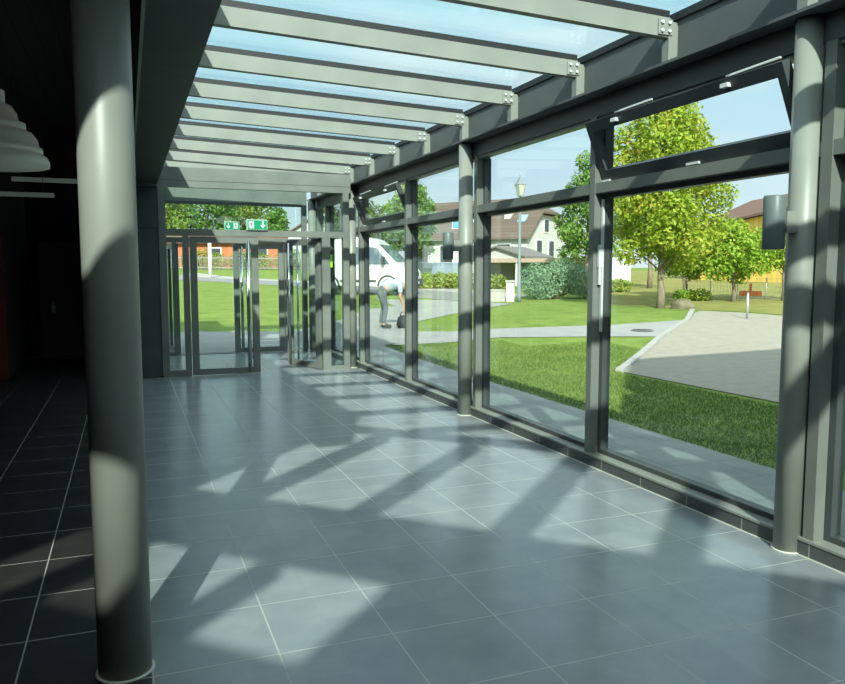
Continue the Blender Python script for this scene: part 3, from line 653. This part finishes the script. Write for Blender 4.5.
# white house with brown half-hipped roof; local x along facade, y into depth
hx, hy = 21.3, 59.2
hz = .90
t = local_root('house', 'white house with big brown half-hipped roof and pale chimney', 'house', hx, hy, hz, math.atan2(-.829, .559))
Lh, Dh, ev, rd = 11.1, 6.2, 3.35, 6.1
w = MB().prism([(0, 0, 0), (0, Dh, 0), (0, Dh, ev), (0, Dh*.72, ev+1.5), (0, Dh*.28, ev+1.5), (0, 0, ev)], (Lh, 0, 0)); w.build('wall', RENDERW, t, local=True)
def slab(pts, th=.14): return [(Vector(p)) for p in pts]
r = MB(); o = .45; sl = (rd-ev)/(Dh/2)
hipz = ev+1.55; hy0 = (hipz-ev)/sl
def addslab(m, pts, th=.16):
    A = [m.bm.verts.new(p) for p in pts]; B = [m.bm.verts.new((p[0], p[1], p[2]+th)) for p in pts]; n = len(pts)
    m.bm.faces.new(A[::-1]); m.bm.faces.new(B)
    for i in range(n): m.bm.faces.new((A[i], A[(i+1) % n], B[(i+1) % n], B[i]))
addslab(r, [(-o, -o, ev-o*sl), (Lh+o, -o, ev-o*sl), (Lh+o, hy0, hipz), (Lh-1.5, Dh/2, rd), (-o, Dh/2, rd)])
addslab(r, [(-o, Dh+o, ev-o*sl), (-o, Dh/2, rd), (Lh-1.5, Dh/2, rd), (Lh+o, Dh-hy0, hipz), (Lh+o, Dh+o, ev-o*sl)])
addslab(r, [(Lh+o, hy0, hipz), (Lh+o, Dh-hy0, hipz), (Lh-1.5, Dh/2, rd)])
r.build('roof', TILEB, t, local=True)
MB().box(8.5, 9.05, 1.2, 1.9, ev+.6, ev+2.35).box(8.43, 9.12, 1.13, 1.97, ev+2.35, ev+2.48).build('chimney', RENDERW, t, local=True)
M = Matrix.Translation((10.15, 1.1, ev+1.1*sl+.20)) @ Matrix.Rotation(math.atan(sl), 4, 'X')
MB().box(-.32, .32, -.4, .4, -.05, .06, 0, M).build('skylight', mat('skylight_glass', (.30, .46, .62), .1), t, local=True)
M = Matrix.Translation((5.7, 1.3, ev+1.3*sl+.20)) @ Matrix.Rotation(math.atan(sl), 4, 'X')
MB().box(-.4, .4, -.5, .5, -.05, .06, 0, M).build('skylight', mat('skylight_glass', (.45, .55, .60), .1), t, local=True)
def house_window(x0, x1, z0, z1, t, side=0, Lh=Lh):
    if side == 0:
        f = MB().box(x0-.08, x1+.08, -.06, .0, z0-.08, z1+.08).build('window', WHITE, t, local=True); MB().box(x0, x1, -.075, -.06, z0, z1).build('pane', WINDK, f, local=True)
    else:
        f = MB().box(Lh, Lh+.06, x0-.08, x1+.08, z0-.08, z1+.08).build('window', WHITE, t, local=True); MB().box(Lh+.06, Lh+.075, x0, x1, z0, z1).build('pane', WINDK, f, local=True)
for x0 in (1.2, 3.5, 6.0, 8.6): house_window(x0, x0+1.1, 1.3, 2.6, t)
for y0 in (1.5, 3.6): house_window(y0, y0+.8, 1.6, 2.9, t, 1)
house_window(2.75, 3.45, 3.6, 4.5, t, 1)
MB().box(2.8, 4.2, -.14, -.05, 3.0, 3.35).build('sign_board', mat('sign_blue', (.10, .32, .52), .5), t, local=True)
# shop sign on a post beside the house roof
SX, SY = 18.35, 41.5; z = H(SX, SY)
t = thing('street_sign', 'small blue and green sign board left of the middle column', 'sign', (SX, SY, z), math.atan2(-18, 42))
MB().tube([(0, 0.04, 0), (0, 0.04, 3.9)], .05, 10).build('post', GALV, t, local=True)
MB().box(-.46, .46, -.03, .0, 3.3, 4.3).build('board', WHITE, t, local=True); MB().box(-.42, .0, -.04, -.03, 3.34, 4.26).build('blue_field', mat('blue_field', (.05, .30, .55), .5), t, local=True); MB().box(.02, .42, -.04, -.03, 3.34, 3.95).build('green_field', mat('green_field', (.15, .55, .15), .5), t, local=True)
# white garage and carport
t = local_root('garage', 'low white garage with a flat dark-edged gable roof behind the lamp post', 'garage', 21.9, 45.6, H(21.4, 43)-.05, math.atan2(-.80, .60))
MB().prism([(0, 0, 0), (2.9, 0, 0), (2.9, 0, 1.75), (1.0, 0, 2.35), (0, 0, 2.05)], (0, 4, 0)).build('wall', RENDERW, t, local=True)
m = MB(); addslab(m, [(-.3, -.3, 1.97), (1.0, -.3, 2.36), (1.0, 4.2, 2.36), (-.3, 4.2, 1.97)], .12); addslab(m, [(1.0, -.3, 2.36), (3.2, -.3, 1.66), (3.2, 4.2, 1.66), (1.0, 4.2, 2.36)], .12); m.build('roof', mat('garage_roof', (.20, .19, .18), .8), t, local=True)
MB().box(.3, 2.2, -.04, 0, 0, 1.5).build('garage_door', mat('garage_door', (.6, .6, .57), .5), t, local=True)
t = local_root('carport', 'flat brown carport roof on thin posts behind the juniper', 'carport', 19.0, 40.2, H(20, 40)-.05, math.atan2(-.60, .80))
MB().box(0, 6.3, 0, 3.0, 1.38, 1.62).build('roof', mat('carport_roof', (.38, .30, .23), .8), t, local=True)
for x in (.15, 2.1, 4.1, 6.1):
    MB().box(x, x+.1, .1, .2, 0, 1.38).build('post', WHITE, t, local=True)
MB().box(0, 6.3, 2.9, 3.0, 0, 1.38).build('back_wall', mat('carport_back', (.34, .33, .29), .8), t, local=True)
# garden wall and gate pillar by the lamp post
t = thing('gate_pillar', 'white gate pillar with a flat cap directly left of the lamp post', 'pillar', (13.22, 25.26, H(13.22, 25.26)), math.radians(-28))
MB().box(-.15, .15, -.13, .13, 0, .72).build('shaft', RENDERW, t, local=True); MB().box(-.19, .19, -.17, .17, .72, .79).build('cap', KERBM, t, local=True)
t = thing('garden_wall', 'low pale garden wall left of the white gate pillar', 'wall', (13.05, 25.35, H(13.05, 25.35)), math.radians(-28))
MB().box(-.62, 0, -.08, .08, -.1, .40).build('wall', SIDEW, t, local=True); MB().box(-.62, 0, -.11, .11, .40, .45).build('coping', KERBM, t, local=True)
t = thing('white_shed', 'small white shed with grey door left of the autumn tree trunk', 'shed', (28.55, 43.3, H(29, 43)), math.atan2(-.55, .83))
MB().box(0, 2.6, 0, 2, 0, 1.75).build('wall', RENDERW, t, local=True); MB().box(-.15, 2.75, -.2, 2.2, 1.75, 1.88).build('roof', mat('shed_roof', (.35, .22, .17), .8), t, local=True); MB().box(1.3, 2.05, -.03, 0, 0, 1.5).build('door', mat('shed_door', (.50, .53, .56), .5), t, local=True)
t = thing('low_wall', 'long blue-grey wall behind the hedge', 'wall', (15.9, 43.4, H(16.5, 43)), math.atan2(-.36, .93))
MB().box(0, 3.4, -.1, .1, 0, 1.25).build('wall', BLUEG, t, local=True); MB().box(-.03, 3.43, -.14, .14, 1.25, 1.33).build('coping', BLUEG, t, local=True)
# yellow barn
t = thing('yellow_barn', 'long yellow plank building with a brown hipped roof at the right', 'building', (37.6, 43.6, .55), -PI/2)
Lb, Db, e0, e1 = 17, 9, 3.85, 5.6
MB().prism([(0, 0, 0), (Lb, 0, 0), (Lb, 0, e1), (0, 0, e0)], (0, Db, 0)).build('wall', YPLANK, t, local=True)
m = MB(); rl = lambda x: e0+(e1-e0)*x/Lb
addslab(m, [(-.4, -.5, rl(-.4)-.02), (Lb+.4, -.5, rl(Lb+.4)-.02), (Lb+.4, Db/2, 6.9), (.2, Db/2, 5.85)]); addslab(m, [(-.4, -.5, rl(-.4)-.02), (.2, Db/2, 5.85), (-.4, Db+.5, rl(-.4)-.02)])
addslab(m, [(-.4, Db+.5, rl(-.4)-.02), (.2, Db/2, 5.85), (Lb+.4, Db/2, 6.9), (Lb+.4, Db+.5, rl(Lb+.4)-.02)])
m.build('roof', mat('barn_roof', (.17, .098, .075), .85), t, local=True)
for x0 in (11, 14):
    f = MB().box(x0, x0+1.2, -.05, 0, 1.3, 2.4).build('window', mat('barn_trim', (.55, .34, .07), .7), t, local=True); MB().box(x0+.1, x0+1.1, -.06, -.05, 1.4, 2.3).build('pane', WINDK, f, local=True)
# orange barrier and wire fence
zz = H(23.4, 24.0); t = thing('orange_barrier', 'orange board barrier on a short post under the small trees', 'barrier', (23.4, 24.0, zz), math.atan2(-.72, .69))
MB().box(-.42, .42, -.03, .03, .05, .25).build('board', ORANGE, t, local=True); MB().box(-.05, .05, -.01, .06, 0, .55).build('post', ORANGE, t, local=True)
zz = H(21.5, 22.6); ax, ay = 20.6, 24.6; bx, by = 23.2, 20.2
t = thing('wire_fence', 'thin grey wire mesh fence in front of the yellow building', 'fence', (ax, ay, H(ax, ay)))
nP = 6; m = MB()
for i in range(nP):
    f = i/(nP-1); x, y = ax+(bx-ax)*f, ay+(by-ay)*f; z = H(x, y); MB().tube([(x, y, z-.05), (x, y, z+.85)], .02, 8).build('post', GALV, t)
for i in range(41):
    f = i/40; x, y = ax+(bx-ax)*f, ay+(by-ay)*f; z = H(x, y); m.tube([(x, y, z+.05), (x, y, z+.8)], .004, 4, False)
for h in (.1, .3, .5, .65, .8): m.tube([(ax, ay, H(ax, ay)+h), (bx, by, H(bx, by)+h)], .004, 4, False)
m.build('wire_mesh', GALV, t)
# far fence, posts, orange house seen through the entrance
ax, ay, bx, by = -2.0, 80.0, 18.0, 73.5
t = thing('picket_fence', 'grey fence of thin upright bars far behind the entrance lawn', 'fence', (ax, ay, H(ax, ay)))
m = MB()
for i in range(110):
    f = i/109; x, y = ax+(bx-ax)*f, ay+(by-ay)*f; z = H(x, y); m.box(x-.035, x+.035, y-.02, y+.02, z, z+1.35)
m.build('pickets', mat('weathered_pickets', (.17, .175, .15), .8), t); m = MB()
for h in (.2, 1.15): m.bar((ax, ay+.04, H(ax, ay)+h), (bx, by+.04, H(bx, by)+h), .03, .06)
m.build('rails', GALV, t)
for (x, y, h, lab) in ((6.0, 61.0, 2.9, 'slim white post on the far lawn, seen through the left door pane'), (11.9, 55.0, 3.2, 'white round post seen through the opened inner door')):
    z = H(x, y); t = thing('white_post', lab, 'post', (x, y, z)); MB().tube([(x, y, z), (x, y, z+h)], .13, 14).build('post', WHITE, t); MB().tube([(x, y, z+h), (x, y, z+h+.06)], [.15, .10], 14).build('cap', WHITE, t)
t = thing('orange_house', 'low orange-red building with a tiled roof behind the far fence', 'building', (1.0, 87.5, 1.75), math.atan2(-8, 16))
MB().box(0, 17, 0, 6, 0, 2.75).build('wall', ORWALL, t, local=True); m = MB(); addslab(m, [(-.5, -.6, 2.6), (17.5, -.6, 2.6), (17.5, 3, 3.75), (-.5, 3, 3.75)]); addslab(m, [(-.5, 3, 3.75), (17.5, 3, 3.75), (17.5, 6.6, 2.6), (-.5, 6.6, 2.6)]); m.build('roof', TILER, t, local=True)
for x0 in (3, 8, 13): f = MB().box(x0, x0+1.4, -.05, 0, 1.2, 2.2).build('window', WHITE, t, local=True); MB().box(x0+.1, x0+1.3, -.06, -.05, 1.3, 2.1).build('pane', WINDK, f, local=True)
for i, (x, y) in enumerate(((2.6, 79.9), (7.2, 78.3), (11.6, 76.8), (16.0, 75.3))):
    bush('fence_shrub', ['leftmost leafy shrub behind the far fence', 'second leafy shrub behind the far fence, seen through the left door pane', 'third leafy shrub behind the far fence', 'rightmost leafy shrub behind the far fence'][i], [(x, y+.9, .9, 1.5, .6, 1.15), (x+1.2, y+.5, .7, 1.1, .6, .95), (x-1.2, y+1.3, .8, 1.1, .6, .95)], 1500, .14, LEAF_HDG)
# house with reddish roof seen through the lobby side window
t = thing('red_roof_house', 'pale house with a reddish brown roof seen through the right end of the lobby glass', 'house', (15.6, 79.0, 1.6), math.atan2(-.5, .87))
MB().prism([(0, 0, 0), (8, 0, 0), (8, 0, 3.6), (4, 0, 6.0), (0, 0, 3.6)], (0, 9, 0)).build('wall', RENDERW, t, local=True)
m = MB(); addslab(m, [(-.5, -.4, 3.35), (4, -.4, 6.05), (4, 9.4, 6.05), (-.5, 9.4, 3.35)]); addslab(m, [(4, -.4, 6.05), (8.5, -.4, 3.35), (8.5, 9.4, 3.35), (4, 9.4, 6.05)]); m.build('roof', TILER, t, local=True)
for x0 in (1.6, 5.2): house_window(x0, x0+1.1, 1.2, 2.5, t)

# ------------------------------------------------------------------ van
VX, VY = 9.70, 32.95; vz = H(VX, VY)+.03
t = thing('van', 'white high-roof delivery van parked by the road behind the bending person', 'van', (VX, VY, vz), math.radians(-36))
prof = [(-1.85, .38), (-1.87, 1.2), (-1.80, 2.30), (-1.65, 2.42), (.55, 2.46), (.85, 2.38), (1.15, 2.16), (1.98, 1.36), (2.40, 1.16), (2.56, .95), (2.60, .42), (2.45, .34)]
wid = lambda z: 1.0 if z < 1.25 else 1.0-.16*((z-1.25)/1.2)
b = bmesh.new(); sec = []
for s in (-1, -.92, .92, 1):
    row = []
    for x, z in prof:
        k = .985 if abs(s) > .95 else 1.0
        zz = .38+(z-.38)*(1.0 if abs(s) < .95 else .985)
        xx = x*(1 if abs(s) < .95 else .985)
        row.append(b.verts.new((xx, s*wid(z), zz)))
    sec.append(row)
n = len(prof)
for i in range(3):
    for k in range(n): b.faces.new((sec[i][k], sec[i][(k+1) % n], sec[i+1][(k+1) % n], sec[i+1][k]))
b.faces.new(sec[0]); b.faces.new(sec[-1][::-1])
mb = MB(); mb.add(b); body = mb.build('body', VANW, t, local=True)
# windscreen and side windows follow the body surface
def off(x, z, y): return (x, y, z)
ws = MB(); nx, nz = .69*.02, .72*.02
ws.prism([(1.17+nx, -.80, 2.12+nz), (1.95+nx, -.92, 1.38+nz), (1.95+nx, .92, 1.38+nz), (1.17+nx, .80, 2.12+nz)], (.01, 0, .01)).build('windscreen', VANG, t, local=True)
for s in (-1, 1):
    for pts in ([(.02, 1.28), (.62, 1.28), (.62, 2.04), (.10, 2.04)], [(.70, 1.28), (1.72, 1.28), (1.10, 2.00), (.70, 2.04)]):
        MB().prism([(x, s*(wid(z)+.004), z) for x, z in pts], (0, s*.012, 0)).build('side_window', VANG, t, local=True)
    MB().box(1.36, 1.52, s*1.02 if s > 0 else s*1.24, s*1.24 if s > 0 else s*1.02, 1.28, 1.60, .02).build('wing_mirror', VANB, t, local=True)
    for x in (-1.05, 1.62):
        y0, y1 = (s*.78, s*1.005)
        wh = MB().tube([(x, y0, .33), (x, y1, .33)], .33, 28).build('wheel', RUB, t, local=True)
        MB().tube([(x, y1-s*.02, .33), (x, y1+s*.012, .33)], .19, 20).build('hubcap', GALV, wh, local=True)
        ar = MB()
        ar.tube([(x+.43*math.cos(a), s*.992, .36+.43*math.sin(a)) for a in [PI*k/12 for k in range(13)]], .045, 8); ar.build('wheel_arch', VANB, t, local=True)
    MB().box(-.55, 1.1, s*.985 if s > 0 else s*1.02, s*1.02 if s > 0 else s*.985, .52, .62).build('side_trim', VANB, t, local=True)
    MB().box(2.36, 2.50, s*.55 if s > 0 else s*.95, s*.95 if s > 0 else s*.55, .86, 1.08, .03).build('headlamp', mat('headlamp', (.75, .78, .78), .15), t, local=True)
MB().box(2.45, 2.68, -.98, .98, .32, .66, .05).build('front_bumper', VANB, t, local=True)
MB().box(2.55, 2.60, -.50, .50, .78, .98).build('grille', VANB, t, local=True)
MB().box(2.68, 2.69, -.26, .26, .44, .55).build('number_plate', WHITE, t, local=True)

# ------------------------------------------------------------------ bending person
def skin_mesh(name, joints, edges, m, parent, sub=2, root=0):
    me = bpy.data.meshes.new(name); me.from_pydata([j[0] for j in joints], edges, []); o = bpy.data.objects.new(name, me); C.objects.link(o)
    md = o.modifiers.new('s', 'SKIN'); sd = o.modifiers.new('d', 'SUBSURF'); sd.levels = sub; sd.render_levels = sub
    sv = me.skin_vertices[0].data
    for i, j in enumerate(joints): sv[i].radius = (j[1], j[2] if len(j) > 2 else j[1]); sv[i].use_root = (i == root)
    dg = bpy.context.evaluated_depsgraph_get(); dg.update(); me2 = bpy.data.meshes.new_from_object(o.evaluated_get(dg)); me2.name = name
    bpy.data.objects.remove(o); bpy.data.meshes.remove(me)
    me2.materials.clear(); me2.materials.append(m)
    for p in me2.polygons: p.use_smooth = True
    o2 = bpy.data.objects.new(name, me2); link(o2, parent); return o2
# local axes: +x is the way the person faces, z up, feet on z=0
px_, py_ = 5.99, 17.92; pz = H(px_, py_)+.03
per = thing('person', 'person in pale blue shirt and grey trousers bending down on the paved path', 'person', (px_, py_, pz), math.radians(-18))
def limbs(J, E): return J, E
J = [((-.16, 0, .93), .11, .14),           # 0 pelvis
     ((.03, 0, 1.06), .11, .14), ((.22, 0, 1.08), .115, .16), ((.36, 0, 1.05), .07, .09), ((.46, 0, .99), .055), ((.55, 0, .93), .085, .078), ((.61, 0, .86), .07, .065),   # spine, chest, neck, head
     ((-.16, .10, .88), .085), ((-.10, .12, .50), .055), ((-.17, .13, .09), .036), ((-.10, .135, .045), .035), ((.02, .14, .03), .03),     # left leg 7-11
     ((-.16, -.10, .88), .085), ((-.05, -.12, .50), .055), ((-.12, -.13, .09), .036), ((-.05, -.135, .045), .035), ((.07, -.14, .03), .03),  # right leg 12-16
     ((.30, .19, 1.04), .052), ((.34, .22, .76), .038), ((.40, .14, .53), .026), ((.42, .12, .46), .026, .036),      # left arm 17-20
     ((.30, -.19, 1.04), .052), ((.30, -.23, .76), .038), ((.38, -.15, .53), .026), ((.40, -.13, .46), .026, .036)]  # right arm 21-24
E = [(0, 1), (1, 2), (2, 3), (3, 4), (4, 5), (5, 6), (0, 7), (7, 8), (8, 9), (9, 10), (10, 11), (0, 12), (12, 13), (13, 14), (14, 15), (15, 16), (2, 17), (17, 18), (18, 19), (19, 20), (2, 21), (21, 22), (22, 23), (23, 24)]
for hand, sgn in ((20, 1), (24, -1)):
    hx_, hy_, hz_ = J[hand][0]
    for k, (dx, ln_) in enumerate(((.03, .075), (.01, .085), (-.01, .08), (-.03, .065))):
        i = len(J); J += [((hx_+dx, hy_, hz_-.045), .009), ((hx_+dx+.004, hy_-sgn*.012, hz_-.045-ln_*.55), .0085), ((hx_+dx+.004, hy_-sgn*.034, hz_-.045-ln_), .0075)]
        E += [(hand, i), (i, i+1), (i+1, i+2)]
    i = len(J); J += [((hx_+.038, hy_-sgn*.02, hz_-.01), .010), ((hx_+.05, hy_-sgn*.04, hz_-.055), .009)]; E += [(hand, i), (i, i+1)]
skin_mesh('body', J, E, SKIN, per)
S = [((-.19, 0, .93), .135, .165), ((.03, 0, 1.07), .135, .165), ((.22, 0, 1.09), .14, .185), ((.35, 0, 1.06), .09, .11), ((.30, .20, 1.05), .072), ((.33, .225, .84), .062), ((.30, -.20, 1.05), .072), ((.30, -.235, .84), .062)]
skin_mesh('shirt', S, [(0, 1), (1, 2), (2, 3), (2, 4), (4, 5), (2, 6), (6, 7)], SHIRT, per)
T = [((-.16, 0, .93), .135, .165), ((-.16, .10, .86), .105), ((-.10, .12, .50), .075), ((-.17, .13, .10), .062), ((-.16, -.10, .86), .105), ((-.05, -.12, .50), .075), ((-.12, -.13, .10), .062), ((-.06, 0, 1.01), .13, .16)]
skin_mesh('trousers', T, [(0, 1), (1, 2), (2, 3), (0, 4), (4, 5), (5, 6), (0, 7)], TROUS, per)
skin_mesh('hair', [((.50, 0, 1.0), .06, .06), ((.56, 0, .975), .088, .085), ((.625, 0, .925), .055, .06)], [(0, 1), (1, 2)], HAIR, per)
for s, x in ((1, -.10), (-1, -.05)): skin_mesh('shoe', [((x-.07, s*.133, .045), .05, .05), ((x+.03, s*.137, .045), .048, .05), ((x+.14, s*.142, .032), .036, .045)], [(0, 1), (1, 2)], BAGM, per, 1)
for s in (1, -1):   # face
    MB().lathe([(0, -.011), (.010, -.004), (.010, .004), (0, .011)], (.603, s*.03, .895), 8).build('eye', mat('eye_white', (.8, .8, .78), .3), per, local=True)
    MB().lathe([(0, -.03), (.014, -.018), (.016, .008), (0, .028)], (.56, s*.085, .92), 8).build('ear', SKIN, per, local=True)
MB().tube([(.605, 0, .905), (.640, 0, .865), (.615, 0, .855)], [.010, .016, .010], 8).build('nose', SKIN, per, local=True)
MB().tube([(.605, -.024, .832), (.613, 0, .830), (.605, .024, .832)], .006, 6).build('mouth', mat('lips', (.45, .18, .15), .5), per, local=True)
bx_, by_ = px_+.40*math.cos(math.radians(-18)), py_+.40*math.sin(math.radians(-18)); bz = H(bx_, by_)+.03
t = thing('bag', 'black bag on the ground under the hands of the bending person', 'bag', (bx_, by_, bz), math.radians(-18))
bmx = bmesh.new(); bmesh.ops.create_cube(bmx, size=1)
for v in bmx.verts: v.co = Vector((v.co.x*.40*(1 if v.co.z < 0 else .7), v.co.y*.26*(1 if v.co.z < 0 else .55), .15+v.co.z*.30))
bmesh.ops.bevel(bmx, geom=bmx.edges[:], offset=.04, segments=3, affect='EDGES'); mb = MB(); mb.add(bmx); mb.build('bag_body', BAGM, t, local=True, smooth=True)
for s in (-1, 1): MB().tube([(-.10, s*.05, .29), (-.07, s*.04, .37), (.0, s*.02, .40), (.07, s*.04, .37), (.10, s*.05, .29)], .010, 8).build('strap', BAGM, t, local=True)

# ------------------------------------------------------------------ light
sd = Vector((.337, 1.0, -.668)).normalized()
sun = bpy.data.lights.new('sun', 'SUN'); sun.energy = 8.0; sun.angle = math.radians(.75); sun.color = (1, .94, .82)
so = bpy.data.objects.new('sun', sun); C.objects.link(so); so.location = (-6, -14, 14)
so.rotation_euler = sd.to_track_quat('-Z', 'Y').to_euler()
wd = bpy.data.worlds.new('sky'); sc.world = wd; wd.use_nodes = True; nt = wd.node_tree
bg = nt.nodes['Background']
def WN(t, **k):
    n = nt.nodes.new(t)
    for a, v in k.items(): setattr(n, a, v)
    return n
tc = WN('ShaderNodeTexCoord'); sp = WN('ShaderNodeSeparateXYZ'); nt.links.new(tc.outputs['Generated'], sp.inputs[0])
rp = WN('ShaderNodeValToRGB'); e = rp.color_ramp.elements; e[0].position = 0; e[0].color = (.92, 1.02, 1.06, 1); e[1].position = .62; e[1].color = (.36, .62, .80, 1); x = e.new(.95); x.color = (.95, 1.1, 1.2, 1)  # bright zenith stop, out of view, added for more ambient light
x = e.new(.12); x.color = (.70, .90, 1.04, 1); x = e.new(.35); x.color = (.54, .86, .98, 1)
nt.links.new(sp.outputs['Z'], rp.inputs['Fac'])
mp = WN('ShaderNodeMapping'); mp.inputs['Scale'].default_value = (1.6, 1.6, 7); nt.links.new(tc.outputs['Generated'], mp.inputs['Vector'])
nz = WN('ShaderNodeTexNoise'); nz.inputs['Scale'].default_value = 1.7; nz.inputs['Detail'].default_value = 6; nz.inputs['Roughness'].default_value = .5; nt.links.new(mp.outputs['Vector'], nz.inputs['Vector'])
cr = WN('ShaderNodeValToRGB'); cr.color_ramp.elements[0].position = .43; cr.color_ramp.elements[0].color = (0, 0, 0, 1); cr.color_ramp.elements[1].position = .66; cr.color_ramp.elements[1].color = (.75, .75, .75, 1)
nt.links.new(nz.outputs['Fac'], cr.inputs['Fac'])
mx = WN('ShaderNodeMix', data_type='RGBA'); nt.links.new(cr.outputs['Color'], mx.inputs[0]); nt.links.new(rp.outputs['Color'], mx.inputs[6]); mx.inputs[7].default_value = (1.02, 1.06, 1.08, 1)
vd = WN('ShaderNodeVectorMath', operation='DOT_PRODUCT'); nt.links.new(tc.outputs['Generated'], vd.inputs[0]); vd.inputs[1].default_value = tuple(-sd)
mr = WN('ShaderNodeMapRange'); mr.inputs['From Min'].default_value = .25; mr.inputs['From Max'].default_value = 1; nt.links.new(vd.outputs['Value'], mr.inputs['Value'])
pw = WN('ShaderNodeMath', operation='POWER'); pw.inputs[1].default_value = 2.0; nt.links.new(mr.outputs[0], pw.inputs[0])
au = WN('ShaderNodeMix', data_type='RGBA', blend_type='ADD'); nt.links.new(pw.outputs[0], au.inputs[0]); nt.links.new(mx.outputs[2], au.inputs[6]); au.inputs[7].default_value = (1.5, 1.5, 1.45, 1)  # extra unseen glow around the sun, added to lift ambient on visible faces
nt.links.new(au.outputs[2], bg.inputs['Color']); bg.inputs['Strength'].default_value = 1.08

# ------------------------------------------------------------------ camera
cam = bpy.data.cameras.new('camera'); co = bpy.data.objects.new('camera', cam); C.objects.link(co)
cam.sensor_width = 36; cam.lens = 764/845*36; cam.clip_start = .05; cam.clip_end = 400
co.location = (0, 0, 1.6)
co.rotation_euler = (math.radians(90-5.40), 0, math.radians(-21.08))
sc.camera = co
sc.view_settings.view_transform = 'Standard'; sc.view_settings.look = 'None'; sc.view_settings.exposure = 0; sc.view_settings.gamma = 1
try:
    sc.cycles.max_bounces = 10; sc.cycles.transparent_max_bounces = 24; sc.cycles.sample_clamp_indirect = 6; sc.cycles.caustics_reflective = False; sc.cycles.caustics_refractive = False
except Exception: pass
